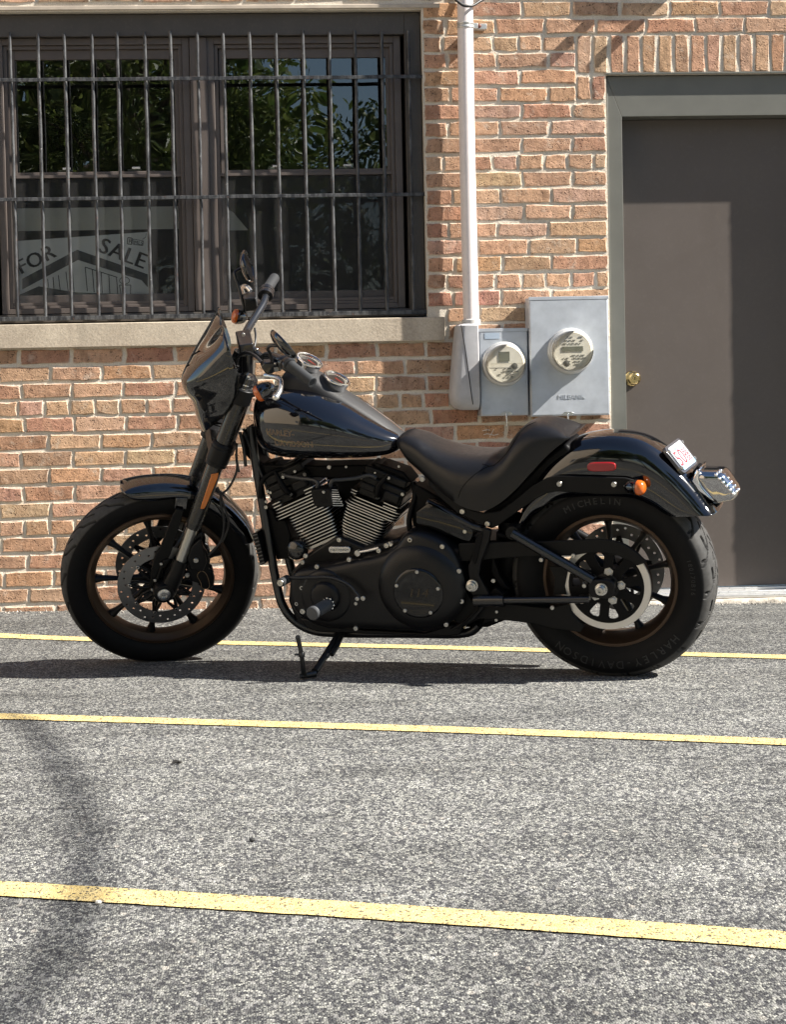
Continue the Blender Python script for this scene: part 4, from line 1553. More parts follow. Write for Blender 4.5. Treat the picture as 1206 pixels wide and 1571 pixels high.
def drape(bvh, q, off, Y0=0.5):
    hit = bvh.ray_cast(Vector((q[0], Y0, q[2])), Vector((0, -1, 0)))
    if hit[0] is None:
        return None
    return hit[0] + Vector((0, off, 0))


for seam in ([(470, 308), (520, 318), (570, 280), (610, 232), (650, 170), (690, 120), (745, 92)], [(345, 480), (360, 440), (385, 405), (430, 362), (480, 330), (516, 316)]):
    pts = []
    for q in spline(seam, 24):
        c0 = B('S', q[0], q[1], 0.12)
        r_ = BB.T @ ray(*px('S', q[0], q[1]))
        o_ = Vector(BB.T @ (CP - BO))
        hit = bvh_seat.ray_cast(o_, Vector(r_).normalized())
        if hit[0] is not None:
            pts.append(hit[0] + hit[1] * 0.0004)
    if len(pts) > 3:
        MB().tube(pts, 0.0012, 6).build('seam', DARK, seat)

m = MB()
m.prism(B2('S', [(470, 560), (600, 475), (700, 370), (800, 268), (900, 195), (930, 230), (880, 330), (800, 420), (660, 540), (540, 620)], 0.07), -0.085, 0.085)
m.build('seat_base', DARK, bike, bevel=0.01)
# reflector, turn signal, plate, tail light
rc0 = B('R', 453, 243, 0.112)
m = MB()
pts = []
for k in range(24):
    t = 2 * math.pi * k / 24
    pts.append((rc0[0] + 0.046 * math.copysign(abs(math.cos(t)) ** 0.5, math.cos(t)), rc0[2] + 0.0145 * math.copysign(abs(math.sin(t)) ** 0.6, math.sin(t))))
m.prism(pts, 0.098, 0.1135)
m.build('side_reflector', REDL, fender, bevel=0.003)
def bullet(parent, base, tip, r, nm, M=None, lens_len=0.018, lens=AMBER):
    base, tip = Vector(tuple(map(float, base))), Vector(tuple(map(float, tip)))
    ax = (tip - base)
    L = ax.length
    m = MB()
    m.lathe([(r * 0.15, 0.0), (r * 0.42, 0.006), (r * 0.66, L * 0.25), (r * 0.88, L * 0.55), (r, L * 0.9), (r * 1.04, L - 0.004), (r * 1.04, L), (r * 0.9, L)], base, ax, 28)
    o = m.build(nm, GLOSS, parent, M=M, smooth=45)
    m = MB()
    m.lathe([(r * 0.97, L + 0.0005), (r * 0.97, L + lens_len * 0.35), (r * 0.85, L + lens_len * 0.7), (r * 0.5, L + lens_len * 0.95), (0.001, L + lens_len)], base, ax, 28)
    m.build('lens', lens, o, smooth=60)
    return o


bullet(bike, B('R', 560, 338, 0.135), B('R', 632, 343, 0.150), 0.0245, 'rear_turn_signal', lens_len=0.024)
q = B('R', 632, 343, 0.150)
bullet(bike, (q[0] + 0.06, -0.135, q[2]), (q[0], -0.15, q[2]), 0.0245, 'rear_turn_signal', lens_len=0.024)
# licence plate on its bracket
pa, pb_, pc_, pd = [Vector(B('P', x, y, Y)) for x, y, Y in ((160, 235, 0.075), (345, 85, -0.075), (640, 430, -0.075), (430, 580, 0.075))]
ctr = (pa + pb_ + pc_ + pd) / 4
eu = ((pb_ - pa) + (pc_ - pd)).normalized()
ev = ((pd - pa) + (pc_ - pb_))
ev = (ev - eu * ev.dot(eu)).normalized()
en = eu.cross(ev)
view = Vector(BB.T @ (CP - BO)) - ctr
if en.dot(view) < 0:
    en = -en
hu, hv = (pb_ - pa).length / 2, (pd - pa).length / 2
PM = Matrix((eu, ev, en)).transposed().to_4x4()
PM.translation = ctr


def rrect(a, b, r, n=5):
    out = []
    for cx, cy, s in ((a - r, b - r, 0), (-a + r, b - r, 1), (-a + r, -b + r, 2), (a - r, -b + r, 3)):
        for k in range(n):
            t = (s + k / (n - 1)) * math.pi / 2
            out.append((cx + r * math.cos(t), cy + r * math.sin(t)))
    return out


def slab(outline, z0, z1, M):
    n = len(outline)
    vs = [tuple(M @ Vector((p[0], p[1], z0))) for p in outline] + [tuple(M @ Vector((p[0], p[1], z1))) for p in outline]
    return MB().add(vs, [tuple(range(n)), tuple(range(n, 2 * n))] + [(i, (i + 1) % n, (i + 1) % n + n, i + n) for i in range(n)])


plate = slab(rrect(hu, hv, 0.018), -0.012, 0.0, PM).build('licence_plate', pm('plate_frame_black', (0.05, 0.05, 0.055), 0.15, coat=0.6), bike, bevel=0.002)
slab(rrect(hu * 0.80, hv * 0.82, 0.008), 0.0004, 0.0022, PM).build('plate_face', pm('plate_white', (0.46, 0.50, 0.53), 0.3, coat=0.3, var=(30, 0.08)), plate)
sgn = -1 if eu.cross(ev).dot(en) < 0 else 1
REDP = pm('plate_red_print', (0.26, 0.02, 0.03), 0.4)
BLUEP = pm('plate_blue_print', (0.22, 0.46, 0.66), 0.4)
# plate text runs from the far upper to the near lower side
tM = PM @ Matrix(((1, 0, 0, 0), (0, -1, 0, 0), (0, 0, 1, 0.0026), (0, 0, 0, 1)))
if sgn < 0:
    tM = PM @ Matrix(((1, 0, 0, 0), (0, -1, 0, 0), (0, 0, -1, 0.0026), (0, 0, 0, 1)))
def ptext(s, x, y, size, mat):
    vs, fs = text_verts(s, size, 0, 0.0003)
    MB().add([tuple(tM @ Vector((v[0] + x, v[1] + y, v[2]))) for v in vs], fs).build('lettering', mat, plate, smooth=0)
ptext('50', -hu * 0.30, -hv * 0.12, 0.074, REDP)
ptext('BB', hu * 0.45, hv * 0.08, 0.034, REDP)
ptext('BB', hu * 0.45, -hv * 0.34, 0.034, REDP)
ptext('Illinois', 0, hv * 0.55, 0.022, BLUEP)
slab([(-hu * 0.78, hv * 0.55), (hu * 0.78, hv * 0.55), (hu * 0.78, hv * 0.80), (-hu * 0.78, hv * 0.80)], 0.0024, 0.0029, PM).build('plate_band', BLUEP, plate)
for sx, sy in ((-0.86, -0.62), (-0.86, 0.62), (0.86, 0.62), (0.86, -0.62)):
    bolt(plate, tuple(PM @ Vector((sx * hu, sy * hv * 1.0, 0.001))), 0.007, ax=en)
m = MB()
bk = [B('P', 70, 400, 0.06), B('P', 170, 345, 0.06), B('P', 400, 575, 0.06), B('P', 385, 640, 0.06), B('P', 330, 610, 0.06)]
m.prism([(q[0], q[2]) for q in bk], -0.06, 0.06)
m.build('plate_bracket', DARK, plate, bevel=0.004)
# tail light: collar, smoked lens body, lamps on its slanting end
TLO = [tuple(q) for q in spline(B2('P', [(606, 570), (650, 508), (760, 505), (930, 517), (1010, 575), (1090, 690), (1142, 775), (1150, 828), (1095, 884), (1000, 902), (850, 928), (770, 840), (660, 710)], 0.0), 48, closed=True)]


def tl_rings(pts, spec_):
    A = np.array(pts)
    c = A.mean(0)
    return [[(c[0] + (a[0] - c[0]) * k, y, c[1] + (a[1] - c[1]) * k) for a in A] for y, k in spec_]


LENSB = pm('smoked_tail_lens', (0.40, 0.40, 0.41), 0.06, metal=1.0, rvar=(40, 0.03))
m = MB()
m.loft(tl_rings(TLO, [(-0.058, 0.55), (-0.056, 0.80), (-0.048, 0.94), (-0.030, 1.0), (0.030, 1.0), (0.048, 0.94), (0.056, 0.80), (0.058, 0.55)]))
tail = m.build('tail_light', LENSB, bike, smooth=60)
m = MB()
m.prism(B2('P', [(520, 655), (600, 520), (650, 495), (640, 560), (625, 640), (680, 740), (790, 860), (850, 935), (760, 900), (620, 800)], 0.045), -0.06, 0.06)
m.build('tail_light_collar', CHROME, tail, bevel=0.006)
LED = pm('lamp_reflector', (0.92, 0.94, 0.97), 0.12, metal=1.0)
m = MB()
m.ball((0, 0, 0), 0.0058, 10)
led_me = m.mesh('lamp', LED, 60)
for i in range(6):
    for jx, Y in enumerate((0.047, 0.030, 0.010)):
        q = B('P', 850 + i * 46 + jx * 30, 590 + i * 50 - jx * 28, Y + 0.012)
        inst(led_me, 'lamp', tail, Matrix.Translation(tuple(q)))
m = MB()
m.prism(B2('P', [(600, 470), (660, 500), (700, 640), (860, 930), (900, 1000), (840, 1010), (740, 990), (640, 870), (560, 700), (530, 560)], 0.02), -0.03, 0.02)
m.build('tail_light_base', DARK, tail, bevel=0.004)

# ------------------------------------------------------------------ fuel tank and console
TK = [(1.172, .030, .850, .885, .925), (1.160, .080, .805, .878, .952), (1.135, .122, .772, .870, .972), (1.080, .156, .754, .862, .985), (1.000, .171, .748, .855, .986), (.920, .168, .746, .846, .966),
      (.840, .150, .744, .832, .927), (.770, .122, .744, .813, .878), (.710, .086, .750, .795, .836), (.676, .050, .763, .790, .812), (.668, .020, .775, .790, .802)]
tk = spline(TK, 64)
rings = []
for X, w, zb, zc, zt in tk:
    ring = []
    for k in range(48):
        a = 2 * math.pi * k / 48
        c, s = math.cos(a), math.sin(a)
        pw = 0.80 if s > 0 else 0.62
        ring.append((X, w * math.copysign(abs(c) ** 0.80, c), zc + (zt - zc if s > 0 else zc - zb) * math.copysign(abs(s) ** pw, s)))
    rings.append(ring)
m = MB()
m.loft(rings)
tank = m.build('fuel_tank', GLOSS, bike, smooth=80)
bvh_tank = BVHTree.FromPolygons([v.co for v in tank.data.vertices], [tuple(p.vertices) for p in tank.data.polygons])
o_cam = Vector(BB.T @ (CP - BO))
for txt, (gx, gy), size, spc in (('HARLEY-', (378, 1045), 0.0265, 0.98), ('DAVIDSON', (510, 1150), 0.0265, 1.0)):
    vs, fs = text_verts(txt, size, 0.0006, 0, spc)
    c0 = Vector(B('G', gx, gy, 0.165))
    ex = Vector(B('G', gx + 100, gy + 4, 0.165)) - c0
    ex.normalize()
    ez = Vector((0, 0, 1))
    nv = []
    for v in vs:
        q = c0 + ex * v[0] * 1.02 + ez * v[1]
        h = bvh_tank.ray_cast(Vector((q.x, 0.5, q.z)), Vector((0, -1, 0)))
        nv.append((h[0] + Vector((0, 0.0003 + v[2], 0))) if h[0] is not None else Vector((q.x, 0.12, q.z)))
    MB().add(nv, fs).build('lettering', GOLDLINE, tank, smooth=0)

CN = [(1.075, .030, .985, 1.000), (1.060, .050, .975, 1.030), (1.020, .066, .965, 1.046), (.975, .068, .955, 1.040), (.930, .066, .940, 1.012), (.886, .063, .915, .976), (.820, .056, .880, .928), (.750, .048, .830, .876), (.690, .042, .790, .826), (.650, .038, .770, .800)]
rings = []
for X, w, zb, zt in spline(CN, 44):
    ring = []
    for yy, hh in ((1.04, 0.0), (1.0, 0.35), (0.93, 0.62), (0.80, 0.78), (0.62, 0.86), (0.3, 0.95), (0, 1.0)):
        ring.append((X, w * yy, zb + (zt - zb) * hh))
    ring = ring + [(X, -q[1], q[2]) for q in ring[-2::-1]]
    rings.append(ring)
m = MB()
m.loft(rings)
console = m.build('tank_console', pm('textured_console', (0.014, 0.014, 0.0145), 0.55, spec=0.45, bump=(360, 0.5, 0.0012)), bike, smooth=60)
m = MB()
m.tube([(q[0], q[1] * 1.05 + 0.001, q[2] + (q2[2] - q[2]) * 0.12) for q, q2 in [(r_[0], r_[6]) for r_ in rings[3:-3]]], 0.0026, 8)
m.build('console_lit_edge', pm('lit_edge_grey', (0.20, 0.20, 0.20), 0.45), console, smooth=60)  # console flange edge, with the light it catches put into its grey
RED = pm('needle_red', (0.5, 0.02, 0.015), 0.5)
for (gx, gy), dy in (((660, 352), 0.0), ((925, 528), 0.0)):
    c = Vector(B('G', gx, gy, dy))
    nrm = Vector((-0.50, 0.05, 0.86)).normalized()
    m = MB()
    m.lathe([(0.040, -0.030), (0.044, -0.004), (0.047, 0.002), (0.0475, 0.007), (0.045, 0.0105), (0.041, 0.0105), (0.0385, 0.007), (0.0375, 0.002)], c, nrm, 44, caps=False)
    g = m.build('gauge', CHROME, bike, smooth=50)
    m = MB()
    m.lathe([(0.0385, 0.002), (0.001, 0.002)], c, nrm, 40)
    m.build('dial', pm('gauge_dial', (0.02, 0.02, 0.022), 0.4), g)
    u = nrm.orthogonal().normalized()
    w = nrm.cross(u)
    m = MB()
    for k in range(24):
        a = 0.6 + 5.0 * k / 23
        d = u * math.cos(a) + w * math.sin(a)
        m.tube([c + nrm * 0.0026 + d * 0.030, c + nrm * 0.0026 + d * (0.035 if k % 2 else 0.036)], 0.0006, 5)
    m.build('dial_marks', SIGNW, g)
    m = MB()
    d = (u * math.cos(2.2) + w * math.sin(2.2))
    m.tube([c + nrm * 0.004 - d * 0.006, c + nrm * 0.004 + d * 0.027], [0.0016, 0.0008], 6)
    m.build('needle', RED, g)
    m = MB()
    m.lathe([(0.0395, 0.0085), (0.02, 0.0095), (0.001, 0.0098)], c, nrm, 40, caps=False)
    m.build('gauge_glass', MGLASS, g, smooth=60)

# ------------------------------------------------------------------ engine
BLK = pm('engine_black', (0.004, 0.004, 0.0045), 0.36, spec=0.24, rvar=(30, 0.08), bump=(300, 0.08, 0.001))
FINB = pm('fin_black', (0.002, 0.002, 0.002), 0.55, spec=0.1)
ROCK = pm('rocker_black', (0.007, 0.007, 0.007), 0.5, spec=0.22, bump=(320, 0.2, 0.001))


def fin_mesh(hx, hy, th, r, front_only=True):
    ol = rrect(hx, hy, r, 6)
    n = len(ol)
    m = MB()
    m.add([(x, y, -th / 2) for x, y in ol] + [(x, y, th / 2) for x, y in ol], [tuple(range(n)), tuple(range(n, 2 * n))], 0)
    for i in range(n):
        j = (i + 1) % n
        m.add([(*ol[i], -th / 2), (*ol[j], -th / 2), (*ol[j], th / 2), (*ol[i], th / 2)], [(0, 1, 2, 3)], 1)
    return m


LFINS = [(695, 1150, 1035, 1000), (660, 1118, 1028, 955), (640, 1085, 1015, 920), (612, 1058, 1005, 885), (585, 1030, 990, 850), (565, 1000, 985, 812), (545, 968, 970, 780), (525, 937, 958, 745), (505, 902, 940, 710), (490, 870, 925, 675), (475, 838, 900, 650), (460, 805, 880, 622), (330, 822, 860, 585), (310, 790, 840, 555), (315, 750, 820, 524), (300, 715, 800, 491), (285, 680, 395, 632), (650, 518, 780, 460), (270, 645, 380, 598), (635, 483, 765, 422)]
RFINS = [(105, 950, 400, 1080), (100, 912, 430, 1060), (95, 882, 452, 1035), (90, 850, 475, 1018), (88, 820, 500, 990), (92, 790, 520, 965), (95, 760, 540, 938), (105, 728, 552, 910), (110, 695, 565, 880), (120, 665, 568, 850), (130, 632, 575, 815), (140, 600, 580, 785), (125, 565, 680, 797), (160, 548, 692, 770), (180, 525, 715, 738), (200, 500, 742, 705), (190, 455, 262, 485), (530, 608, 712, 668), (200, 428, 275, 458), (540, 575, 728, 638)]
for nm_k, fins, lean_s in (('L', LFINS, 1), ('M', RFINS, -1)):
    FY = 0.074
    e0 = Vector(B(nm_k, fins[1][0], fins[1][1], FY))
    e1 = Vector(B(nm_k, fins[1][2], fins[1][3], FY))
    g0 = Vector(B(nm_k, fins[15][0], fins[15][1], FY))
    g1 = Vector(B(nm_k, fins[15][2], fins[15][3], FY))
    xl = -((e1 - e0).normalized() + (g1 - g0).normalized())
    xl.y = 0
    xl.normalize()
    yl = Vector((0, 1, 0))
    zl = xl.cross(yl)
    base = (e0 + e1) / 2
    base.y = 0
    CM = Matrix((xl, yl, zl)).transposed().to_4x4()
    CM.translation = base
    CI_ = CM.inverted()
    topc = CI_ @ ((g0 + g1) / 2)
    Lf = topc.z
    tx = topc.x
    m = MB()
    m.tube([(0, 0, -0.05), (0, 0, 0), (tx, 0, Lf + 0.01)], 0.056, 24)
    cylo = m.build('cylinder', FINB, bike, M=CM)
    unit = fin_mesh(0.05, 0.074, 0.0034, 0.016).mesh('cooling_fin', [FINB, FINEDGE], 0)
    flange = fin_mesh(0.05, 0.074, 0.0085, 0.008).mesh('base_flange', [FINB, FINEDGE], 0)
    for i, (x0, y0, x1, y1) in enumerate(fins):
        a_, b_ = CI_ @ Vector(B(nm_k, x0, y0, FY)), CI_ @ Vector(B(nm_k, x1, y1, FY))
        inst(flange if i == 0 else unit, 'base_flange' if i == 0 else 'cooling_fin', cylo,
             Matrix.Translation(((a_.x + b_.x) / 2, 0, (a_.z + b_.z) / 2)) @ Matrix.Diagonal((abs(a_.x - b_.x) / 0.1, 1, 1, 1)))
    TX = Matrix.Translation((tx, 0, 0))
    # head with short fins either side of the plug boss
    m = MB()
    m.box((-0.076, -0.066, Lf + 0.006), (0.076, 0.058, Lf + 0.055))
    head = m.build('cylinder_head', BLK, cylo, bevel=0.006, M=TX)
    m = MB()
    m.box((-0.070, 0.050, Lf + 0.030), (-0.012, 0.078, Lf + 0.062))
    m.box((0.016, 0.050, Lf + 0.034), (0.072, 0.076, Lf + 0.060))
    m.box((-0.082, -0.070, Lf + 0.0555), (0.082, 0.070, Lf + 0.082))
    m.box((-0.074, -0.060, Lf + 0.083), (0.074, 0.062, Lf + 0.112))
    m.box((-0.052, -0.045, Lf + 0.1125), (0.052, 0.045, Lf + 0.126))
    m.build('rocker_cover', ROCK, cylo, bevel=0.006, M=TX)
    for bx_, bz_ in ((-0.076, 0.07), (0.076, 0.07), (0.0, 0.098)):
        bolt(cylo, (tx + bx_ * 0.98, 0.0705 if bz_ < 0.09 else 0.0625, Lf + bz_), 0.0072)
    m = MB()
    m.tube([(0.0, 0.060, Lf + 0.020), (0.004, 0.090, Lf + 0.045), (0.006, 0.094, Lf + 0.075), (0.012 * lean_s, 0.085, Lf + 0.12)], [0.010, 0.011, 0.010, 0.006], 10)
    m.build('spark_plug_boot', DARK, cylo, M=TX)
    m = MB()
    m.lathe([(0.008, 0), (0.008, 0.008)], (0.0, 0.078, Lf + 0.028), (0, 0.6, 0.8), 6)
    m.build('spark_plug_nut', BOLT, cylo, M=TX)

# dark masses behind: crankcase, backbone, battery box
m = MB()
m.prism(B2('E', [(330, 640), (480, 545), (600, 600), (760, 560), (800, 600), (780, 980), (300, 980), (250, 850), (260, 720)], 0.09), -0.10, 0.095)
case = m.build('crankcase', BLK, bike, bevel=0.008)
m = MB()
m.prism(B2('E', [(150, 205), (420, 212), (700, 205), (800, 240), (840, 290), (700, 262), (500, 270), (300, 262), (170, 290)], 0.0), -0.045, 0.045)
m.prism(B2('E', [(840, 300), (900, 330), (1060, 430), (1120, 520), (1120, 640), (1010, 640), (850, 560), (830, 470)], 0.03), -0.09, 0.055)
m.prism(B2('E', [(1040, 560), (1250, 560), (1330, 640), (1330, 900), (1180, 960), (1040, 960)], 0.02), -0.10, 0.05)
m.build('frame_backbone', DARK, bike, bevel=0.006)
MB().box((0.76, -0.15, 0.50), (0.99, -0.085, 0.66)).build('air_cleaner', DARK, bike, bevel=0.01)
m = MB()
m.tube([(1.02, -0.09, 0.60), (1.09, -0.12, 0.52), (1.06, -0.15, 0.36), (0.90, -0.16, 0.25), (0.5, -0.17, 0.22), (0.05, -0.19, 0.23)], [0.022, 0.022, 0.024, 0.026, 0.04, 0.04], 14)
m.build('exhaust_pipe', DARK, bike)
m = MB()
m.prism(B2('L', [(190, 640), (290, 700), (330, 830), (430, 805), (500, 1000), (490, 1060), (640, 1180), (560, 1260), (330, 1270), (280, 1000)], 0.05), -0.06, 0.05)
m.build('front_engine_mount', DARK, bike, bevel=0.004)
m = MB()
m.prism(B2('L', [(70, 190), (300, 140), (340, 240), (230, 320), (150, 345), (90, 260)], 0.04), -0.05, 0.04)
m.build('horn_housing', DARK, bike, bevel=0.008)
m = MB()
m.prism(B2('E', [(300, 930), (600, 985), (880, 1000), (1000, 960), (1060, 960), (1040, 1008), (1000, 1014), (600, 1004), (380, 994), (330, 975)], 0.13), -0.08, 0.128)
m.build('engine_skid', BLK, bike, bevel=0.004)

# nameplate, coil cover
npc = B('E', 485, 614, 0.110)
m = MB()
m.prism([(npc[0] + x, npc[2] + z) for x, z in rrect(0.039, 0.0108, 0.0105)], 0.094, 0.110)
npo = m.build('nameplate', STEEL, bike, bevel=0.0015)
m = MB()
vs, fs = text_verts('HARLEY-DAVIDSON', 0.0072, 0, 0.0003)
m.add([(npc[0] - v[0], 0.1106 + v[2], npc[2] + v[1]) for v in vs], fs)
m.build('lettering', SIGNG, npo, smooth=0)
CY0 = 0.150
m = MB()
m.prism(B2('L', [(722, 470), (860, 452), (965, 455), (985, 660), (800, 668), (760, 640)], CY0), 0.085, CY0)
coil = m.build('coil_cover', MATTE, bike, bevel=0.005)
for i in range(8):
    y_ = 462 + i * 26
    m = MB()
    a, b_ = B('L', 975, y_, CY0 - 0.004), B('L', 1040 + i * 9, y_ + 4, CY0 - 0.02)
    m.tube([a, b_], 0.0018, 6)
    m.build('coil_fin', FINEDGE, coil)
bolt(coil, B('L', 880, 488, CY0 + 0.0005), 0.006)
m = MB()
q = B('L', 885, 592, CY0 + 0.0004)
strip_pts = [(q[0] - 0.011, q[2]), (q[0], q[2] + 0.008), (q[0] + 0.011, q[2]), (q[0], q[2] - 0.008), (q[0] - 0.011, q[2])]
for a, b_ in zip(strip_pts, strip_pts[1:]):
    m.tube([(a[0], CY0 + 0.0004, a[1]), (b_[0], CY0 + 0.0004, b_[1])], 0.0007, 5)
m.build('emblem', DARK, coil)
m = MB()
m.tube(spline([B('L', 800, 470, .12), B('L', 810, 380, .12), B('L', 740, 345, .11), B('L', 600, 330, .10), B('L', 430, 300, .09)], 20), 0.0068, 10)
m.tube(spline([B('L', 960, 460, .12), B('L', 975, 360, .12), B('L', 1100, 345, .11), B('M', 250, 310, .10), B('M', 400, 278, .09), B('M', 480, 310, .09)], 24), 0.0068, 10)
m.build('ignition_lead', pm('lead_grey', (0.02, 0.021, 0.023), 0.45), bike, smooth=80)
m = MB()
m.tube(spline([B('L', 150, 560, .07), B('L', 150, 420, .07), B('L', 200, 320, .06), B('L', 330, 240, .05), B('L', 470, 215, .03)], 20), 0.008, 10)
m.build('breather_hose', DARK, bike, smooth=80)
m = MB()
m.tube(spline([B('M', 850, 900, .07), B('M', 835, 780, .07), B('M', 860, 650, .06), B('M', 900, 500, .05), B('M', 880, 360, .03)], 20), 0.0095, 10)
m.build('breather_hose', DARK, bike, smooth=80)
for k, x, y, r_ in (('L', 215, 662, .008), ('L', 945, 200, .008), ('L', 1140, 198, .005), ('L', 548, 250, .006), ('L', 215, 600, .006), ('L', 262, 570, .006), ('M', 725, 182, .005), ('M', 465, 250, .004), ('M', 615, 305, .0068), ('L', 412, 315, .0068), ('L', 265, 492, .006)):
    bolt(bike, B(k, x, y, 0.085), r_)
# horn / voltage cover behind front cylinder
m = MB()
q = B('L', 548, 1160, 0.10)
m.lathe([(0.034, -0.03), (0.034, 0.0), (0.028, 0.008), (0.001, 0.010)], q, (0.15, 1, 0.1), 28)
m.build('oil_filter', pm('brown_black_gloss', (0.012, 0.011, 0.010), 0.18, coat=0.4), bike, smooth=50)

# ------------------------------------------------------------------ primary cover
PYF = 0.168
PRIM = pm('primary_black', (0.005, 0.005, 0.0058), 0.38, spec=0.30, rvar=(20, 0.05), bump=(330, 0.14, 0.001))
po = B2('E', [(255, 740), (300, 706), (420, 690), (560, 662), (670, 640), (735, 600), (780, 548), (830, 533), (895, 545), (960, 575), (1015, 635), (1048, 720), (1055, 800), (1045, 880), (1005, 945), (950, 985), (870, 1000), (600, 988), (430, 985), (330, 948), (270, 900), (246, 830)], PYF)
po = [tuple(q) for q in spline(po, 90, closed=True)]
cx0 = sum(q[0] for q in po) / len(po)
cz0 = sum(q[1] for q in po) / len(po)


def inset(pts, d):
    """move a closed outline inward by d"""
    A = np.array(pts)
    t = np.roll(A, -1, 0) - np.roll(A, 1, 0)
    t /= np.linalg.norm(t, axis=1)[:, None]
    n = np.stack([-t[:, 1], t[:, 0]], 1)
    c = A.mean(0)
    if ((c - A) * n).sum() < 0:
        n = -n
    return A + n * d


rings = []
for d, y in ((0.0, 0.075), (0.0, PYF - 0.028), (0.003, PYF - 0.014), (0.010, PYF - 0.004), (0.022, PYF), (0.036, PYF + 0.002)):
    A = inset(po, d)
    rings.append([(a[0], y, a[1]) for a in A])
m = MB()
m.loft(rings)
prim = m.build('primary_cover', PRIM, bike, smooth=60)
dc = B('E', 845, 818, PYF + 0.034)
dcx, dcz = dc[0], dc[2]
m = MB()
m.lathe([(0.150, -0.004), (0.140, 0.012), (0.122, 0.024), (0.100, 0.030), (0.088, 0.031)], (dcx, PYF - 0.008, dcz + 0.012), (0, 1, 0), 64)
m.build('clutch_bulge', PRIM, prim, smooth=70)
m = MB()
m.lathe([(0.0835, 0), (0.0835, 0.004), (0.080, 0.0075), (0.076, 0.0085), (0.066, 0.0085), (0.064, 0.0075), (0.001, 0.0080)], (dcx, PYF + 0.0225, dcz), (0, 1, 0), 64)
COVG = pm('cover_gloss', (0.002, 0.002, 0.0025), 0.12, spec=0.35, coat=0.25)
derby = m.build('derby_cover', COVG, prim, smooth=35)
for i in range(5):
    a = math.radians(94 + 72 * i)
    bolt(derby, (dcx + 0.0735 * math.cos(a), PYF + 0.0305, dcz + 0.0735 * math.sin(a)), 0.0072)
vs, fs = text_verts('114', 0.040, 0, 0.0005, 1.02, shear=0.25)
MB().add([(dcx - v[0] * 1.15, PYF + 0.0314 + v[2], dcz + v[1] + 0.001) for v in vs], fs).build('lettering', pm('bronze_number', (0.045, 0.035, 0.022), 0.35, metal=0.4), derby, smooth=0)
for x, y in ((485, 566), (330, 640), (315, 670), (382, 690), (531, 657), (812, 566), (962, 597), (1040, 710), (1052, 850), (980, 957), (313, 788), (288, 862), (562, 975), (668, 616), (705, 592)):
    bolt(prim, B('E', x, y, PYF - 0.004), 0.0095 if y not in (862,) else 0.008)
bolt(prim, B('J', 322, 765, PYF), 0.0115)
m = MB()
sc = B('J', 640, 640, PYF)
m.lathe([(0.095, -0.02), (0.090, 0.004), (0.078, 0.010), (0.052, 0.011), (0.048, 0.022), (0.042, 0.026), (0.020, 0.027)], (sc[0] + 0.02, PYF - 0.004, sc[2] + 0.012), (0, 1, 0), 48)
m.build('alternator_bulge', PRIM, prim, smooth=60)
# starter linkage rod on top of the primary
m = MB()
m.tube([B('M', 280, 1115, 0.135), B('M', 385, 1098, 0.135), B('M', 505, 1068, 0.135)], 0.0055, 10)
m.lathe([(0.010, -0.004), (0.010, 0.012)], B('M', 283, 1117, 0.13), (0, 1, 0), 14)
m.lathe([(0.008, -0.004), (0.008, 0.010)], B('M', 592, 1036, 0.13), (0, 1, 0), 14)
m.lathe([(0.008, -0.004), (0.008, 0.010)], B('M', 640, 1016, 0.13), (0, 1, 0), 14)
m.build('shift_rod', STEEL, bike, smooth=50)

# shifter, footpeg, kickstand
m = MB()
pts = [B('J', x, y, Y) for x, y, Y in ((170, 402, .215), (260, 405, .215), (420, 400, .205), (600, 400, .20), (720, 430, .20), (830, 490, .20), (900, 570, .20), (945, 630, .20))]
m.tube(spline(pts, 30), [0.008] * 30, 12, flat=0.7)
lever = m.build('shift_lever', pm('lever_black', (0.016, 0.016, 0.017), 0.35), bike, smooth=60)
a, b_ = Vector(B('J', 150, 415, .21)), Vector(B('J', 72, 458, .27))
m = MB()
m.cyl(a, b_, 0.0145, 0.0145, 18)
m.build('toe_peg', GRIP, lever, bevel=0.002)
m = MB()
ax = (b_ - a).normalized()
m.lathe([(0.011, 0), (0.010, 0.003), (0.005, 0.003), (0.0045, 0.001), (0.001, 0.001)], b_, ax, 16)
m.build('toe_peg_bolt', BOLT, lever)
for x, y, r_ in ((918, 628, .0085), (982, 624, .0095), (902, 682, .007)):
    bolt(lever, B('J', x, y, .205), r_)
a, b_ = Vector(B('J', 600, 690, .20)), Vector(B('J', 420, 795, .31))
ax = (b_ - a).normalized()
m = MB()
L_ = (b_ - a).length
prof = [(0.016, 0.0), (0.0195, 0.006)]
for i in range(9):
    t = 0.012 + (L_ - 0.03) * i / 9
    prof += [(0.0205, t), (0.0205, t + 0.006), (0.0192, t + 0.0075), (0.0192, t + 0.0085)]
prof += [(0.0225, L_ - 0.014), (0.0235, L_ - 0.004), (0.020, L_), (0.001, L_ + 0.002)]
m.lathe(prof, a, ax, 24)
peg = m.build('footpeg', pm('peg_rubber', (0.055, 0.058, 0.062), 0.55), bike, smooth=30)
m = MB()
for k in range(10):
    t = 2 * math.pi * k / 10
    u = ax.orthogonal().normalized()
    w = ax.cross(u)
    m.ball(tuple(a + (u * math.cos(t) + w * math.sin(t)) * 0.019), 0.0045, 8)
m.lathe([(0.018, -0.02), (0.019, 0.0)], a, ax, 18)
m.build('peg_collar', CHROME, peg, smooth=60)

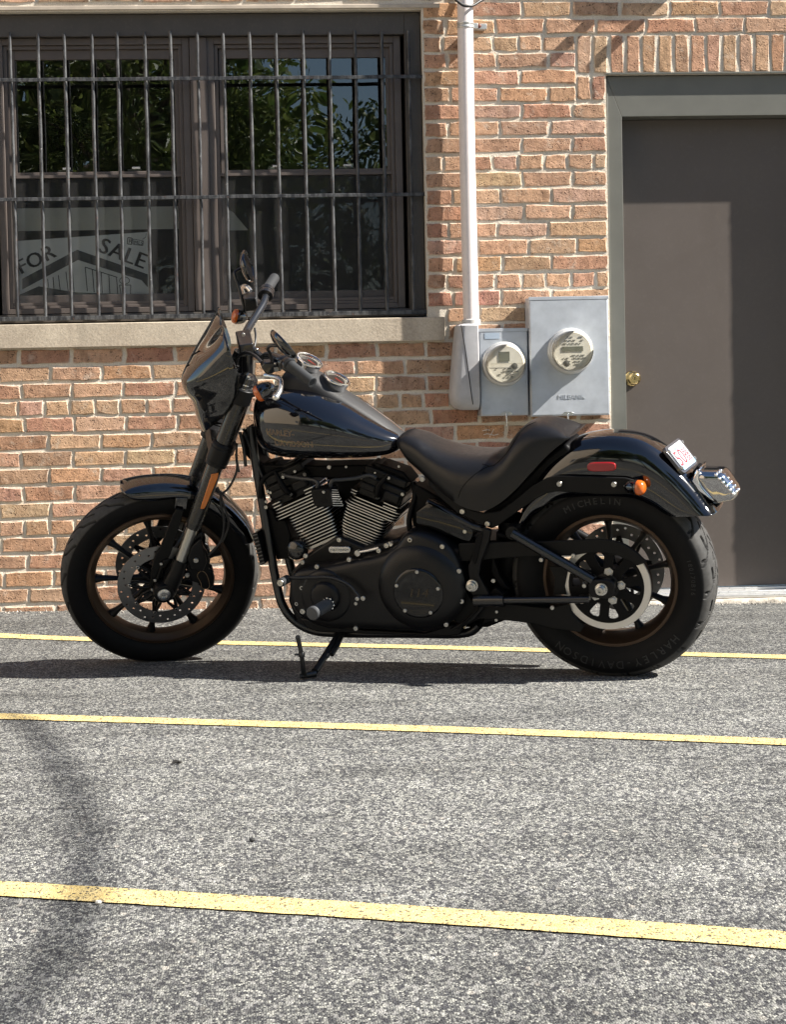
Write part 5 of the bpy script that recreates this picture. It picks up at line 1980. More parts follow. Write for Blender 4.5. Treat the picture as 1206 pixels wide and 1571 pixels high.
gl0 = 0.0
m = MB()
kp = [Vector(B('J', 720, 985, .10)), Vector(B('J', 690, 1060, .14)), Vector(B('J', 580, 1230, .21)), Vector(B('J', 450, 1425, .30))]
m.tube(kp, [0.016, 0.0125, 0.0115, 0.012], 14)
kk = [Vector(B('J', 720, 1010, .12)), Vector(B('J', 660, 1150, .18)), Vector(B('J', 600, 1240, .22))]
m.tube([p + Vector((-0.012, 0.004, 0)) for p in kk], 0.0085, 10)
m.tube([Vector(B('J', 605, 1235, .222)), Vector(B('J', 585, 1275, .23))], 0.006, 8)
f0, f1 = Vector(B('J', 290, 1480, .335)), Vector(B('J', 460, 1450, .30))
m.tube([f0, f0 * 0.5 + f1 * 0.5, f1], [0.0085, 0.011, 0.0125], 12)
t0_, t1_, t2_ = Vector(B('J', 330, 1450, .33)), Vector(B('J', 305, 1240, .36)), Vector(B('J', 262, 1045, .385))
m.tube([Vector(B('J', 360, 1465, .32)), t0_, t1_, t2_], [0.010, 0.0085, 0.0075, 0.0078], 12)
m.ball(tuple(t1_), (0.012, 0.012, 0.013), 12)
m.tube([t1_, Vector(B('J', 228, 1243, .38))], 0.0035, 8)
kick = m.build('kickstand', pm('kickstand_black', (0.008, 0.0085, 0.009), 0.35), bike, smooth=50)

# ------------------------------------------------------------------ frame tubes, brackets, covers
FRB = pm('frame_black', (0.007, 0.007, 0.008), 0.3, coat=0.3)
for s in (1, -1):
    m = MB()
    pts = [B('E', x, y, 0.085) for x, y in ((45, 60), (70, 200), (110, 400), (150, 600), (190, 780), (222, 870), (270, 935), (350, 982), (470, 998), (800, 1000), (1060, 1000), (1130, 960))]
    pts = [(p[0], s * (0.03 + 0.055 * min(1, i / 5)), p[2]) for i, p in enumerate(pts)]
    m.tube(spline(pts, 50), 0.0150, 14)
    m.build('frame_tube', FRB, bike, smooth=60)
m = MB()
m.prism(B2('N', [(370, 195), (490, 225), (470, 330), (385, 560), (365, 690), (480, 900), (475, 960), (330, 1140), (190, 1235), (60, 1245), (160, 1190), (360, 1040), (370, 985), (280, 870), (250, 600), (400, 240)], 0.150), 0.128, 0.150)
fb = m.build('frame_bracket', SATIN, bike, bevel=0.004)
m = MB()
m.prism(B2('N', [(300, 540), (330, 330), (400, 235), (408, 270), (345, 540), (325, 580)], 0.153), 0.150, 0.1535)
m.prism(B2('N', [(140, 1225), (330, 1050), (360, 985), (372, 1020), (330, 1080), (200, 1215)], 0.153), 0.150, 0.1535)
m.build('bracket_rib', DARK, fb, bevel=0.002)
m = MB()
m.lathe([(0.0195, 0.0), (0.0195, 0.004), (0.0160, 0.005), (0.0160, 0.017), (0.011, 0.019), (0.011, 0.026), (0.005, 0.026), (0.005, 0.02), (0.001, 0.02)], B('N', 300, 790, 0.1505), (0, 1, 0), 24)
m.build('pivot_nut', BOLT, fb, smooth=30)
m = MB()
m.prism(B2('N', [(405, 1180), (480, 970), (690, 990), (700, 1060), (590, 1140), (545, 1175), (470, 1165), (400, 1200)], 0.13), 0.02, 0.13)
m.prism(B2('N', [(480, 860), (540, 815), (620, 880), (630, 975), (560, 965)], 0.135), 0.08, 0.135)
m.prism(B2('N', [(545, 240), (655, 280), (640, 310), (570, 300), (560, 400), (520, 520), (580, 690), (650, 800), (690, 830), (600, 830), (490, 660), (500, 500), (540, 430)], 0.10), 0.05, 0.10)
m.build('pivot_bracket', DARK, fb, bevel=0.004)
for x, y, r_ in ((518, 740, .0085), (552, 1060, .006), (547, 1145, .006)):
    bolt(fb, B('N', x, y, 0.136), r_)
m = MB()
m.tube([B('N', -160, -60, 0.10), B('N', 0, 20, 0.11), B('N', 140, 95, 0.115), B('N', 300, 180, 0.118), B('N', 420, 215, 0.12)], 0.0135, 14)
m.build('seat_rail', FRB, bike, smooth=60)
m = MB()
scv = B2('E', [(893, 398), (940, 418), (1010, 455), (1075, 492), (1102, 520), (1104, 545), (1086, 578), (1020, 560), (950, 536), (890, 512), (850, 500), (838, 486), (838, 440)], 0.128)
A0, A1 = np.array(scv), inset(scv, 0.007)
m.loft([[(a[0], 0.06, a[1]) for a in A0], [(a[0], 0.118, a[1]) for a in A0], [(a[0], 0.126, a[1]) for a in inset(scv, 0.002)], [(a[0], 0.128, a[1]) for a in A1]])
side = m.build('side_cover', COVG, bike, smooth=40)
bolt(side, B('E', 1066, 528, 0.129), 0.008)
# oil cooler on the down tubes
m = MB()
oc = [B('L', 175, 930, 0.05), B('L', 235, 910, 0.05), B('L', 330, 1270, 0.05), B('L', 270, 1290, 0.05)]
m.prism([(q[0] + 0.02, q[2]) for q in oc], -0.09, 0.10)
ocool = m.build('oil_cooler', SATIN, bike, bevel=0.003)
for i in range(9):
    t = (i + 0.5) / 9
    a, b_ = oc[0] + (oc[3] - oc[0]) * t, oc[1] + (oc[2] - oc[1]) * t
    m = MB()
    m.tube([(a[0] + 0.02, 0.1008, a[2]), (b_[0] + 0.02, 0.1008, b_[2])], 0.0024, 6)
    m.build('cooler_fin', pm('cooler_grey', (0.06, 0.065, 0.07), 0.35, metal=0.6), ocool)
# rear mudguard inner and shock mass under the seat
m = MB()
m.tube([B('N', 700, 90, 0.05), B('N', 720, 400, 0.03), B('N', 600, 800, 0.0)], 0.045, 16)
m.build('shock_absorber', DARK, bike)

# ------------------------------------------------------------------ front end (steered)
FKY = 0.105


def LF(z, Y):
    return (1.456 - 0.5085 * (z - 0.563), Y, z)


FAX = Vector((-0.5085, 0, 1)).normalized()
TUBE = pm('fork_tube_black', (0.011, 0.0105, 0.010), 0.28, coat=0.3, rvar=(30, 0.05))
STAN = pm('fork_stanchion', (0.42, 0.42, 0.40), 0.30, metal=1.0)
for s in (1, -1):
    Y = FKY * s
    m = MB()

    def seg(z0, z1, r0, r1=None, n=28, mm=None):
        (mm or m).cyl(LF(z0, Y), LF(z1, Y), r0, r1 or r0, n)

    seg(0.575, 1.035, 0.0275)
    seg(0.555, 0.575, 0.0255, 0.0285)
    fork = m.build('fork_leg', TUBE, bike, M=MS, smooth=40)
    m = MB()
    seg(0.40, 0.558, 0.0205)
    m.build('stanchion', STAN, fork, smooth=40)
    m = MB()
    seg(0.775, 0.842, 0.0370)
    seg(0.842, 0.850, 0.0370, 0.031)
    m.build('fork_collar', SATIN, fork, smooth=35)
    m = MB()
    seg(1.0355, 1.046, 0.0262)
    seg(1.046, 1.050, 0.0225)
    seg(1.0501, 1.068, 0.0245)
    m.build('fork_cap', pm('fork_cap_black', (0.02, 0.02, 0.02), 0.2, coat=0.5), fork, smooth=35)
    m = MB()
    for z0, z1, r_ in ((1.0345, 1.037, 0.0300), (1.0465, 1.0495, 0.0262), (1.0685, 1.076, 0.0150)):
        seg(z0, z1, r_)
    m.build('fork_cap_ring', CHROME, fork, smooth=35)
    # axle carrier
    m = MB()
    ax_o = Vector((WB, Y, FZ))
    seg(0.385, 0.440, 0.0285, 0.0265)
    rings = []
    for t, w_, d_ in ((0.0, 0.027, 0.026), (0.4, 0.029, 0.025), (0.8, 0.030, 0.024), (1.0, 0.030, 0.024)):
        c = Vector(LF(0.40, Y)).lerp(Vector((WB - 0.012, Y, FZ - 0.018)), t)
        u = Vector((FAX.z, 0, -FAX.x))
        rings.append([c + u * w_ * math.copysign(abs(math.cos(2 * math.pi * k / 20)) ** 0.8, math.cos(2 * math.pi * k / 20)) + Vector((0, 1, 0)) * d_ * math.copysign(abs(math.sin(2 * math.pi * k / 20)) ** 0.8, math.sin(2 * math.pi * k / 20)) for k in range(20)])
    m.loft(rings)
    m.lathe([(0.034, -0.024), (0.036, -0.020), (0.036, 0.020), (0.033, 0.026), (0.024, 0.027)], (WB - 0.004, Y, FZ - 0.006), (0, s, 0), 32)
    ac_ = m.build('axle_carrier', SATIN, fork, smooth=45)
    m = MB()
    m.lathe([(0.022, 0.0), (0.022, 0.005), (0.0175, 0.0075), (0.0115, 0.0075), (0.0105, 0.001), (0.001, 0.001)], (WB - 0.004, Y + s * 0.0272, FZ - 0.006), (0, s, 0), 28)
    m.build('axle_cap', STEEL, fork, smooth=35)
    # brace from the fender down to the carrier
    m = MB()
    bro = S2('K', [(400, 165), (490, 180), (440, 360), (335, 690), (300, 760), (225, 850), (165, 960), (110, 1100), (80, 1100), (95, 900), (150, 700), (200, 640), (350, 250)], 0.088)
    m.prism(bro, 0.076 * s, 0.090 * s)
    m.prism(S2('K', [(240, 790), (330, 770), (300, 820), (220, 900), (170, 1080), (190, 1110), (150, 1180), (150, 1010)], 0.1), 0.090 * s, 0.099 * s)
    m.build('fender_brace', MATTE, fork, bevel=0.003)
    # caliper
    m = MB()
    co = S2('K', [(560, 560), (690, 440), (730, 480), (700, 560), (720, 620), (770, 690), (800, 780), (790, 900), (840, 920), (862, 1000), (850, 1100), (800, 1130), (700, 1130), (660, 1060), (570, 1040), (520, 900), (500, 760)], 0.108)
    m.prism(co, 0.086 * s, 0.108 * s)
    m.prism(S2('K', [(580, 620), (690, 520), (740, 680), (770, 800), (720, 920), (560, 900), (530, 760)], 0.122), 0.108 * s, 0.124 * s)
    m.prism([(x, z) for x, z in co], 0.052 * s, 0.062 * s)
    cal = m.build('brake_caliper', BLK, fork, bevel=0.006)
    m = MB()
    cap_o = S2('K', [(650, 970), (680, 918), (720, 915), (765, 960), (795, 1060), (790, 1110), (745, 1128), (705, 1110), (690, 1050)], 0.112)
    m.prism([tuple(q) for q in spline(cap_o, 36, closed=True)], 0.1082 * s, 0.1125 * s)
    m.build('caliper_cap', SATIN, cal, bevel=0.001)
    m = MB()
    loop = [(q[0], 0.1127 * s, q[1]) for q in spline(cap_o, 36, closed=True)]
    m.tube(loop + loop[:1], 0.0008, 6)
    m.build('caliper_cap_edge', GOLDLINE, cal)
    for x, y in ((633, 778), (530, 980)):
        q = S('K', x, y, 0.125)
        bolt(cal, (q[0], 0.1242 * s if y == 778 else 0.109 * s, q[2]), 0.0105, ax=(0, s, 0))
    for x, y in ((212, 815), (138, 1013), (105, 1127)):
        q = S('K', x, y, 0.095)
        bolt(fork, (q[0], 0.0995 * s, q[2]), 0.006, ax=(0, s, 0))
    if s > 0:
        # amber reflector on the near leg
        m = MB()
        ro = S2('F', [(868, 312), (906, 305), (902, 330), (836, 488), (826, 500), (806, 500), (812, 480)], FKY + 0.030)
        m.prism(ro, FKY + 0.022, FKY + 0.0305)
        m.build('side_reflector', pm('amber_reflector', (0.50, 0.14, 0.01), 0.25, coat=0.4, bump=(300, 0.3, 0.001)), fork, bevel=0.002)

# triple clamps
for z0, z1, nm in ((0.785, 0.835, 'lower_triple_clamp'), (0.985, 1.034, 'upper_triple_clamp')):
    m = MB()
    for s in (1, -1):
        m.cyl(LF(z0, FKY * s), LF(z1, FKY * s), 0.0385, 0.0385, 28)
    c0, c1 = Vector(LF(z0 + 0.006, 0)), Vector(LF(z1 - 0.006, 0))
    u = Vector((FAX.z, 0, -FAX.x))
    ring = lambda c: [tuple(c + u * a + Vector((0, b, 0))) for a, b in ((0.03, 0.10), (-0.02, 0.10), (-0.06, 0.045), (-0.06, -0.045), (-0.02, -0.10), (0.03, -0.10))]
    m.loft([ring(c0), ring(c1)])
    m.build(nm, SATIN, bike, M=MS, bevel=0.003)
m = MB()
stem = Vector((FAX.z, 0, -FAX.x)) * -0.03
m.cyl(Vector(LF(0.78, 0)) + stem, Vector(LF(1.03, 0)) + stem, 0.032, 0.032, 24)
m.build('steering_head', FRB, bike, M=MS)

# front fender
FFT = [(q[0], q[2]) for q in [S('F', 372, 402, 0.0), S('F', 392, 374, 0.0), S('F', 470, 338, -0.02), S('F', 590, 318, -0.03), S('F', 700, 322, -0.03), S('F', 800, 342, -0.03), S('F', 900, 392, -0.03), S('F', 985, 455, -0.03), S('F', 1055, 540, -0.02), S('F', 1098, 632, 0.0)]]
FFE = S2('F', [(376, 408), (395, 425), (450, 448), (560, 450), (680, 440), (790, 470), (880, 520), (960, 585), (1010, 640), (1050, 690)], 0.062)
m = MB()
m.loft(shell(FFT, FFE, [.03, .052, .064, .066, .066, .066, .066, .066, .066, .066], 60, 25, 0.55), closed=False)
ff = m.build('front_fender', GLOSS, bike, M=MS, smooth=60, solid=0.003)
m = MB()
m.prism(S2('F', [(672, 440), (740, 440), (730, 500), (665, 500)], 0.073), 0.0672, 0.074)
m.build('fender_bracket', GLOSS, ff, bevel=0.002)

# fairing: front ridge line and near edge line
FA = [(q[0], q[2]) for q in [S('T', 237, 380, -0.02), S('T', 195, 422, -0.03), S('T', 150, 470, -0.04), S('T', 100, 522, -0.05), S('T', 62, 575, -0.06), S('T', 48, 612, -0.06), S('T', 62, 662, -0.05), S('T', 100, 722, -0.03), S('T', 122, 800, -0.02), S('T', 150, 868, -0.01)]]
FB = [(q[0], q[2]) for q in [S('T', 238, 381, 0.03), S('T', 250, 415, 0.10), S('T', 262, 455, 0.14), S('T', 276, 500, 0.165), S('T', 295, 555, 0.175), S('T', 312, 600, 0.175), S('T', 326, 645, 0.165), S('T', 320, 690, 0.15), S('T', 268, 790, 0.12), S('T', 190, 862, 0.06)]]
m = MB()
rings = []
FW = [.03, .10, .14, .165, .175, .175, .165, .15, .12, .06]
for a, b_, w in zip(spline(FA, 44), spline(FB, 44), [q[0] for q in spline([(x, 0) for x in FW], 44)]):
    ring = []
    for k in range(29):
        t = (k / 28 * 2 - 1)
        A_ = math.radians(44)
        sn = math.sin(A_ * t) / math.sin(A_)
        h = (1 - math.cos(A_ * t)) / (1 - math.cos(A_))
        ring.append((a[0] + (b_[0] - a[0]) * h, w * sn, a[1] + (b_[1] - a[1]) * h))
    rings.append(ring)
m.loft(rings, closed=False)
fair = m.build('headlight_fairing', pm('fairing_gloss', (0.006, 0.006, 0.006), 0.07, coat=0.8), bike, M=MS, smooth=75, solid=0.004)
bvh_f = BVHTree.FromPolygons([v.co for v in fair.data.vertices], [tuple(p.vertices) for p in fair.data.polygons])
for slot in ([(105, 530), (140, 508)], [(75, 585), (92, 572)], [(205, 440), (245, 436)]):
    m = MB()
    pts = []
    for q in slot:
        o_ = MS.inverted() @ Vector(BB.T @ (CP - BO))
        d_ = MS.inverted().to_3x3() @ Vector(BB.T @ ray(*px('T', *q)))
        h = bvh_f.ray_cast(o_, d_.normalized())
        if h[0] is not None:
            pts.append(h[0] + h[1] * 0.001 * (1 if h[1].dot(d_) < 0 else -1))
    if len(pts) == 2:
        m.tube(pts, 0.0026, 8, flat=0.5)
        m.build('fairing_slot', DARK, fair)
m = MB()
hl = S('T', 185, 700, 0)
m.lathe([(0.03, -0.09), (0.075, -0.05), (0.082, 0.0), (0.080, 0.010), (0.060, 0.022), (0.001, 0.030)], (hl[0] + 0.02, 0, hl[2]), (0.94, 0, -0.1), 32)
m.build('headlight', BLK, bike, M=MS, smooth=50)

# handlebar
HB = [S('H', 735, 372, -.43), S('H', 640, 520, -.335), S('H', 600, 680, -.26), S('H', 480, 880, -.17), S('H', 385, 1045, -.085), S('T', 350, 470, 0.0), S('T', 425, 540, 0.085), S('Q', 540, 385, .17), S('Q', 640, 400, .25), S('G', 480, 390, .335), S('G', 695, 555, .43)]
hbs = spline(HB[:6], 30) + spline(HB[5:], 30)[1:]
m = MB()
m.tube(hbs, 0.0135, 16)
bar = m.build('handlebar', pm('bar_black', (0.012, 0.013, 0.015), 0.25, coat=0.3), bike, M=MS, smooth=60)
for p0, p1 in ((HB[1], HB[0]), (HB[9], HB[10])):
    p0, p1 = Vector(p0), Vector(p1)
    m = MB()
    L_ = (p1 - p0).length
    m.lathe([(0.0185, 0.0), (0.0195, 0.004), (0.0180, 0.010), (0.0180, L_ - 0.004), (0.0165, L_), (0.009, L_), (0.008, L_ - 0.0015), (0.001, L_ - 0.0015)], p0, p1 - p0, 28)
    m.build('grip', GRIP, bar, smooth=35)
# switch housings
for pts, r_ in (([HB[1] + (HB[2] - HB[1]) * 0.02, HB[1] + (HB[2] - HB[1]) * 0.55], 0.027), ([HB[9] + (HB[8] - HB[9]) * 0.02, HB[9] + (HB[8] - HB[9]) * 0.5], 0.024)):
    a, b_ = Vector(pts[0]), Vector(pts[1])
    m = MB()
    L_ = (b_ - a).length
    m.lathe([(r_ * 0.8, 0), (r_, 0.003), (r_ * 1.02, L_ * 0.45), (r_ * 0.96, L_ * 0.5), (r_, L_ * 0.55), (r_ * 0.96, L_ - 0.003), (r_ * 0.7, L_)], a, b_ - a, 24)
    m.build('switch_housing', FRB, bar, smooth=35)
# riser clamp and cables
m = MB()
rcl = Vector(S('T', 352, 470, 0.0))
m.box((rcl.x - 0.022, -0.062, rcl.z - 0.024), (rcl.x + 0.026, 0.062, rcl.z + 0.020))
up_ = Vector(LF(1.03, 0)) + stem
for s in (-0.045, 0.045):
    m.tube([(rcl.x, s, rcl.z - 0.015), (up_.x + 0.01, s, up_.z)], 0.019, 14)
m.build('riser', FRB, bar, bevel=0.004)
for x, y in ((295, 160), (435, 320), (330, 320)):
    bolt(bar, S('Q', x, y, 0.055), 0.0075)

# master cylinder, levers
m = MB()
mc = Vector(S('H', 425, 665, -.30))
m.box((mc.x - 0.022, mc.y - 0.024, mc.z - 0.026), (mc.x + 0.018, mc.y + 0.024, mc.z + 0.016))
m.box((mc.x - 0.024, mc.y - 0.026, mc.z + 0.0165), (mc.x + 0.020, mc.y + 0.026, mc.z + 0.022))
m.build('master_cylinder', FRB, bar, bevel=0.004)
LEV = pm('polished_lever', (0.70, 0.69, 0.66), 0.25, metal=0.9, rvar=(50, 0.06))
m = MB()
m.tube(spline([S('H', 440, 540, -.31), S('H', 390, 485, -.33), S('H', 345, 480, -.36), S('H', 325, 510, -.40), S('H', 345, 570, -.44)], 18), [0.008] * 18, 10)
m.build('brake_lever', LEV, bar, smooth=60)
m = MB()
m.tube(spline([S('Q', 535, 590, .27), S('Q', 600, 600, .30), S('Q', 660, 615, .33), S('Q', 688, 660, .36), S('Q', 680, 740, .40), S('Q', 645, 810, .43)], 26), [0.011, 0.011, 0.0105, 0.010] + [0.0085] * 20 + [0.008, 0.008], 12)
m.ball(tuple(S('Q', 635, 818, .43)), 0.0115, 12)
m.build('clutch_lever', LEV, bar, smooth=60)
m = MB()
m.prism(S2('Q', [(480, 500), (520, 460), (620, 455), (690, 500), (700, 545), (620, 560), (560, 600), (520, 560)], 0.285), 0.25, 0.285)
cb = m.build('clutch_bracket', FRB, bar, bevel=0.004)
bolt(cb, S('Q', 632, 466, .287), 0.006, ax=(0, 0, 1))
m = MB()
m.prism(S2('Q', [(615, 505), (660, 500), (668, 540), (622, 552)], 0.287), 0.2855, 0.290)
m.build('switch_button', pm('grey_button', (0.25, 0.25, 0.24), 0.4), cb, bevel=0.001)

# mirrors
def mirror(cen, n, upv, rt, ru, stem_pts, lab):
    n = Vector(n).normalized()
    upv = Vector(upv)
    upv = (upv - n * upv.dot(n)).normalized()
    rv = n.cross(upv)
    c = Vector(tuple(map(float, cen)))
    m = MB()
    rings = []
    for t, f in ((-0.022, 0.25), (-0.019, 0.55), (-0.012, 0.85), (-0.004, 0.98), (0.003, 1.0), (0.006, 0.97), (0.006, 0.90), (0.003, 0.89)):
        rings.append([c + n * t + (rv * rt * math.copysign(abs(math.cos(2 * math.pi * k / 36)) ** 0.85, math.cos(2 * math.pi * k / 36)) + upv * ru * math.copysign(abs(math.sin(2 * math.pi * k / 36)) ** 0.85, math.sin(2 * math.pi * k / 36))) * f for k in range(36)])
    m.loft(rings)
    o = m.build('mirror', GLOSS, bike, M=MS, smooth=50)
    m = MB()
    m.add([c + n * 0.0035 + (rv * rt * math.cos(2 * math.pi * k / 36) + upv * ru * math.sin(2 * math.pi * k / 36)) * 0.90 for k in range(36)], [tuple(range(36))])
    m.build('mirror_glass', MIRROR, o)
    m = MB()
    m.tube(spline(stem_pts, 22), [0.0055] * 22, 10)
    m.build('mirror_stem', FRB, o, smooth=60)
    return o


mcn = S('H', 402, 228, -.37)
mirror(mcn, (-0.96, 0.16, 0.20), (0.20, 0, 1), 0.066, 0.053, [S('H', 385, 860, -.30), S('H', 350, 700, -.31), S('H', 290, 480, -.335), S('H', 240, 330, -.355), S('H', 262, 290, -.365), Vector(mcn) + Vector((0.016, -0.005, -0.004))], '')
mcl = S('G', 415, 180, .36)
mirror(mcl, (-0.80, -0.22, 0.45), (0.45, 0, 1), 0.066, 0.054, [S('Q', 600, 450, .28), S('Q', 575, 350, .30), S('Q', 550, 310, .32), S('Q', 590, 275, .34), Vector(mcl) + Vector((0.012, -0.004, -0.006))], '')
# front turn signals
bullet(bike, S('Q', 620, 690, .30), S('Q', 475, 770, .30), 0.029, 'front_turn_signal', M=MS, lens_len=0.020)
bullet(bike, S('H', 400, 880, -.30), S('H', 268, 850, -.30), 0.027, 'front_turn_signal', M=MS, lens_len=0.018)
# cables and brake lines
CAB = pm('cable_black', (0.014, 0.014, 0.015), 0.4)
for pts, r_ in (([S('Q', 490, 455, .26), S('Q', 420, 385, .20), S('Q', 320, 350, .10), S('Q', 240, 400, .06), S('Q', 220, 470, .04)], 0.0055),
                ([S('Q', 415, 90, -.12), S('Q', 425, 200, -.10), S('Q', 405, 300, -.07), S('Q', 330, 380, -.04)], 0.0035),
                ([S('F', 1000, 200, .06), S('F', 1005, 290, .075), S('F', 965, 380, .085), S('F', 915, 440, .095), S('F', 935, 560, .10), S('F', 920, 670, .105), S('F', 850, 750, .11)], 0.0042),
                ([S('F', 900, 380, .10), S('F', 935, 480, .10), S('F', 960, 580, .10), S('F', 925, 680, .105)], 0.0035)):
    m = MB()
    m.tube(spline(pts, 30), r_, 8)
    m.build('cable', CAB, bike, M=MS, smooth=70)
for pts, r_ in (([B('Q', 260, 1180, 0.06), B('Q', 300, 1350, 0.06), B('Q', 320, 1540, 0.06)], 0.006), ([B('Q', 300, 1150, 0.03), B('Q', 350, 1300, 0.05), B('E', 110, 230, 0.05), B('E', 150, 330, 0.06)], 0.005),
                ([B('Q', 230, 1300, 0.08), B('Q', 225, 1440, 0.08), B('E', 20, 255, 0.08)], 0.004)):
    m = MB()
    m.tube(spline(pts, 20), r_, 8)
    m.build('cable', CAB, bike, smooth=70)
m = MB()
m.prism(B2('Q', [(300, 1180), (375, 1100), (395, 1220), (400, 1340), (450, 1440), (560, 1530), (420, 1500), (330, 1400)], 0.02), -0.04, 0.04)
m.build('steering_neck', DARK, bike, bevel=0.006)

# ================================================================== SMALL THINGS ON THE GROUND
rng = random.Random(12)
q = groundp(272, 1172)
m = MB()
pts = [(q[0] - 0.013, q[1] - 0.003, 0.004), (q[0] - 0.005, q[1] + 0.003, 0.007), (q[0] + 0.004, q[1], 0.006), (q[0] + 0.013, q[1] + 0.005, 0.004)]
m.tube(pts, [0.002, 0.006, 0.005, 0.0015], 7, flat=0.5)
m.tube([(q[0] + 0.003, q[1], 0.006), (q[0] + 0.009, q[1] - 0.008, 0.004)], [0.003, 0.001], 6)
tag(m.build('leaf_scrap', pm('dry_dark_leaf', (0.008, 0.007, 0.006), 0.9)), 'small dark curled leaf scrap lying on the asphalt', 'leaf')
for (x, y), r_, col, lab in (((387, 1291), 0.0055, (0.02, 0.02, 0.02), 'tiny black pebble lying on the asphalt near the middle'), ((151, 1387), 0.0055, (0.7, 0.68, 0.62), 'tiny white pebble lying beside the nearest yellow line')):
    q = groundp(x, y)
    m = MB()
    m.ball((q[0], q[1], r_ * 0.8), (r_ * 1.2, r_, r_ * 0.8), 8)
    tag(m.build('pebble', pm('pebble_%d' % x, col, 0.8), smooth=0), lab, 'pebble')

# ================================================================== WHAT STANDS BEHIND THE CAMERA (seen in glass and paint)
def leaf_mat(name, a, b_):
    m, nt, b = base_mat(name)
    r = nt.nodes.new('ShaderNodeNewGeometry').outputs['Random Per Island']
    c = mix_rgb(nt, r, a, b_)
    nt.links.new(c, b.inputs['Base Color'])
    b.inputs['Roughness'].default_value = 0.45
    tl = nd(nt, 'ShaderNodeBsdfTranslucent')
    nt.links.new(c, tl.inputs['Color'])
    mx = nt.nodes.new('ShaderNodeMixShader')
    mx.inputs[0].default_value = 0.45
    nt.links.new(b.outputs[0], mx.inputs[1])
    nt.links.new(tl.outputs[0], mx.inputs[2])
    nt.links.new(mx.outputs[0], nt.nodes['Material Output'].inputs[0])
    return m


BARKM = pm('bark', (0.11, 0.085, 0.065), 0.9, var=(12, 0.4), bump=(30, 0.8, 0.02))
LEAFS = leaf_mat('leaf_green', (0.06, 0.11, 0.025), (0.19, 0.23, 0.06))


def tree(loc, H, cz, rad, nclump, per, seed, label, leaf):
    r = random.Random(seed)
    root = empty('leafy_tree', label, 'tree', loc, 'trees standing across the lot')
    m = MB()
    top = Vector((r.uniform(-0.2, 0.2), r.uniform(-0.2, 0.2), cz))
    m.tube(spline([(0, 0, -0.1), (0.05, 0.02, cz * 0.35), tuple(top * 0.8), tuple(top)], 10), [0.19, 0.17, 0.16, 0.15, 0.14, 0.13, 0.12, 0.10, 0.09, 0.07], 12)
    clumps = []
    for i in range(nclump):
        while True:
            v = Vector((r.uniform(-1, 1), r.uniform(-1, 1), r.uniform(-1, 1)))
            if 0.25 < v.length < 1:
                break
        c = Vector((v.x * rad[0], v.y * rad[1], cz + v.z * rad[2]))
        clumps.append(c)
        if i % 2 == 0:
            s = Vector((0, 0, min(cz * 0.95, max(cz * 0.45, c.z - 1.0))))
            m.tube([s, s.lerp(c, 0.5) + Vector((r.uniform(-.2, .2), r.uniform(-.2, .2), 0.15)), c], [0.055, 0.03, 0.008], 7)
    m.build('trunk', BARKM, root)
    vs, fs = [], []
    for c in clumps:
        cr = r.uniform(0.35, 0.75)
        for _ in range(per):
            d = Vector((r.gauss(0, 1), r.gauss(0, 1), r.gauss(0, 0.8)))
            d = d.normalized() * cr * r.random() ** 0.5
            p = c + d
            L = leaf * r.uniform(0.7, 1.3)
            t = Vector((r.uniform(-1, 1), r.uniform(-1, 1), r.uniform(-0.9, 0.3))).normalized()
            w = t.cross(Vector((r.uniform(-1, 1), r.uniform(-1, 1), r.uniform(-1, 1)))).normalized() * L * 0.26
            n_ = t.cross(w).normalized() * L * 0.06
            o = len(vs)
            vs += [p, p + t * L * 0.45 + w + n_, p + t * L, p + t * L * 0.45 - w + n_]
            fs += [(o, o + 1, o + 2), (o, o + 2, o + 3)]
    mm = MB()
    mm.add(vs, fs)
    me = bpy.data.meshes.new('crown')
    me.from_pydata([tuple(v) for v in vs], [], fs)
    me.materials.append(LEAFS)
    inst(me, 'crown', root)


tree((-3.9, -15.6, 0), 7, 4.6, (2.2, 1.6, 2.6), 60, 330, 1, 'tall dense tree across the lot, mirrored in the left window glass', 0.105)
tree((-1.0, -14.6, 0), 6.5, 4.2, (1.9, 1.4, 2.3), 56, 330, 2, 'bright leafy tree across the lot, mirrored between the two windows', 0.105)
tree((0.6, -16.0, 0), 5, 3.3, (1.6, 1.3, 1.3), 40, 300, 3, 'low spreading tree across the lot, mirrored in the right window glass', 0.105)
for i, (x, y, h, cz, rd, lab) in enumerate((
        (-8.5, -17.5, 9, 5.0, (3.0, 2.2, 4.0), 'broad dark tree across the lot, beyond the left end of the window'),
        (-13.5, -22.0, 9, 5.5, (3.4, 2.6, 4.4), 'tall dark tree at far left across the lot behind the house'),
        (-2.6, -20.5, 10, 6.0, (3.0, 2.2, 4.4), 'tallest dark tree across the lot, behind the bright leafy one'),
        (6.3, -18.5, 9, 5.0, (3.0, 2.4, 4.0), 'round dark tree across the lot, right of the gap of sky'),
        (12.0, -19.5, 9, 5.0, (3.2, 2.6, 4.0), 'second dark tree right of the gap of sky across the lot'),
        (18.0, -17.0, 8, 4.5, (3.2, 2.6, 3.6), 'rightmost dark tree across the lot'))):
    tree((x, y, 0), h, cz, rd, 110, 130, 20 + i, lab, 0.24)

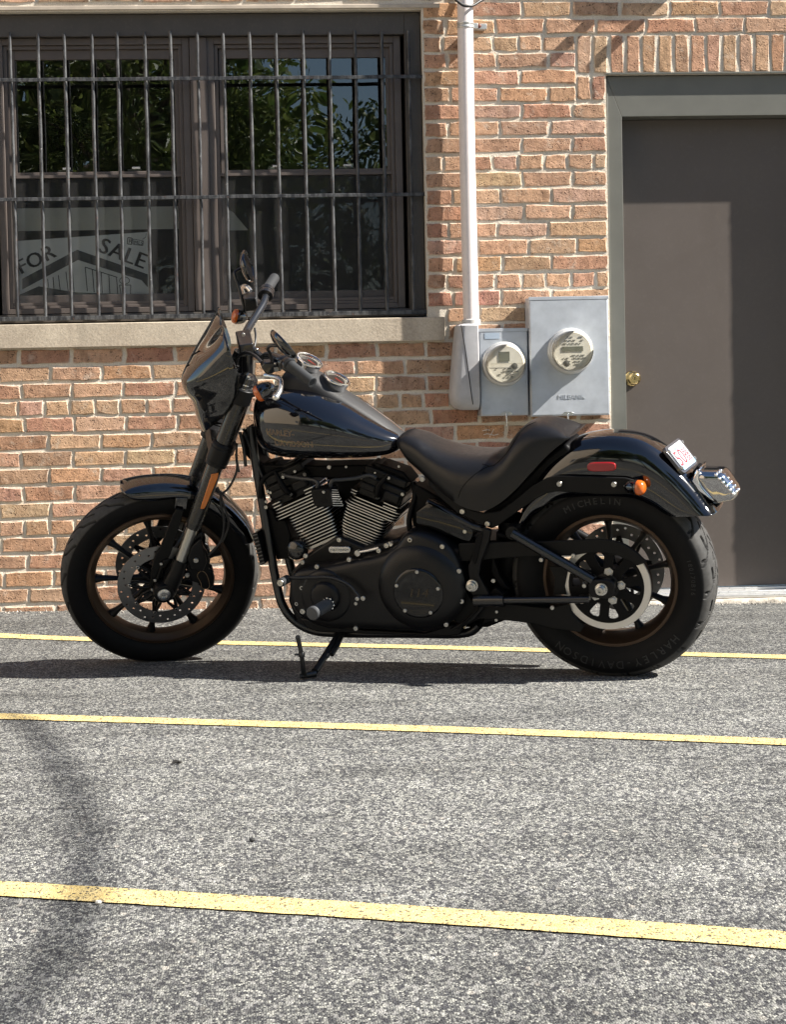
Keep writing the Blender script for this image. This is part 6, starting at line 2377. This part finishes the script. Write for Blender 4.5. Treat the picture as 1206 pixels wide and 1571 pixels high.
# tan lap-sided house to the left, mirrored in the fairing and the tank
HX = -8.6
house = empty('sided_house', 'tan lap-sided house left of the lot, mirrored in the motorcycle fairing', 'house', (HX, -8.0, 0))
HIv = Matrix.Translation((-HX, 8.0, 0))
m = MB()
pr = [(HX - 0.02, 0.0)]
z = 0.3
while z < 8.8:
    pr += [(HX + 0.014, z), (HX, z + 0.13)]
    z += 0.132
pr += [(HX - 0.02, z), (HX - 6.0, z), (HX - 6.0, 0.0)]
n = len(pr)
m.add([(x, -14.5, zz) for x, zz in pr] + [(x, -1.2, zz) for x, zz in pr], [(i, (i + 1) % n, (i + 1) % n + n, i + n) for i in range(n)] + [tuple(range(n)), tuple(range(n, 2 * n))])
m.build('siding', pm('tan_siding', (0.40, 0.325, 0.24), 0.6, var=(3, 0.08)), house, smooth=0, M=HIv)
m = MB()
m.prism([(HX - 6.4, 8.85), (HX + 0.35, 8.85), (HX + 0.35, 9.0), (HX - 3.0, 10.8), (HX - 6.4, 9.0)], -14.8, -0.9)
m.build('roof', pm('roof_shingle', (0.07, 0.065, 0.06), 0.9, var=(20, 0.3)), house, M=HIv, smooth=0)
for y0 in (-13.0,):
    m = MB()
    m.box((HX, y0, 1.2), (HX + 0.04, y0 + 1.1, 2.6))
    w_ = m.build('window', pm('white_trim', (0.7, 0.7, 0.68), 0.5), house, M=HIv)
    MB().box((HX + 0.035, y0 + 0.08, 1.28), (HX + 0.045, y0 + 1.02, 2.52)).build('pane', pm('dark_pane', (0.02, 0.025, 0.03), 0.05), w_)

# unseen bracket added above the frame to throw the slanting shadows beside the door
lamp = empty('shadow_bracket', 'unseen two-armed bracket added above the door to cast slanting shadows', 'lamp', (1.98, -0.06, 2.80))
LIv = Matrix.Translation((-1.98, 0.06, -2.80))
for u0 in (1.90, 2.11):
    MB().tube([(u0, 0.0, 2.795), (u0, -0.135, 2.795)], 0.021, 12).build('arm', GALV, lamp, M=LIv)
MB().box((1.86, -0.012, 2.76), (2.15, -0.001, 2.83)).build('mount', GALV, lamp, bevel=0.003, M=LIv)
m = MB()
m.prism([(1.88, 2.84), (2.13, 2.84), (2.13, 3.0), (1.88, 3.0)], -0.10, -0.0125)
m.build('housing', GALV, lamp, bevel=0.006, M=LIv)

# unseen overhead cable, added and shaped to throw the soft curved shadow at left
m = MB()
HC = 6.2
off = Vector((SUN.x, SUN.y, 0)) / SUN.z * HC
cp = []
for x, y in ((-700, 1070), (-300, 1078), (-60, 1086), (45, 1104), (110, 1180), (145, 1270), (143, 1360), (110, 1450), (50, 1530), (-60, 1610), (-260, 1700)):
    q = groundp(x - 14, y)
    cp.append((q[0] + off.x, q[1] + off.y, HC))
m.tube(spline(cp, 60), 0.022, 10)
tag(m.build('shadow_cable', pm('black_cable2', (0.012, 0.012, 0.012), 0.6)), 'unseen black overhead cable added to cast the curved shadow on the asphalt', 'cable')
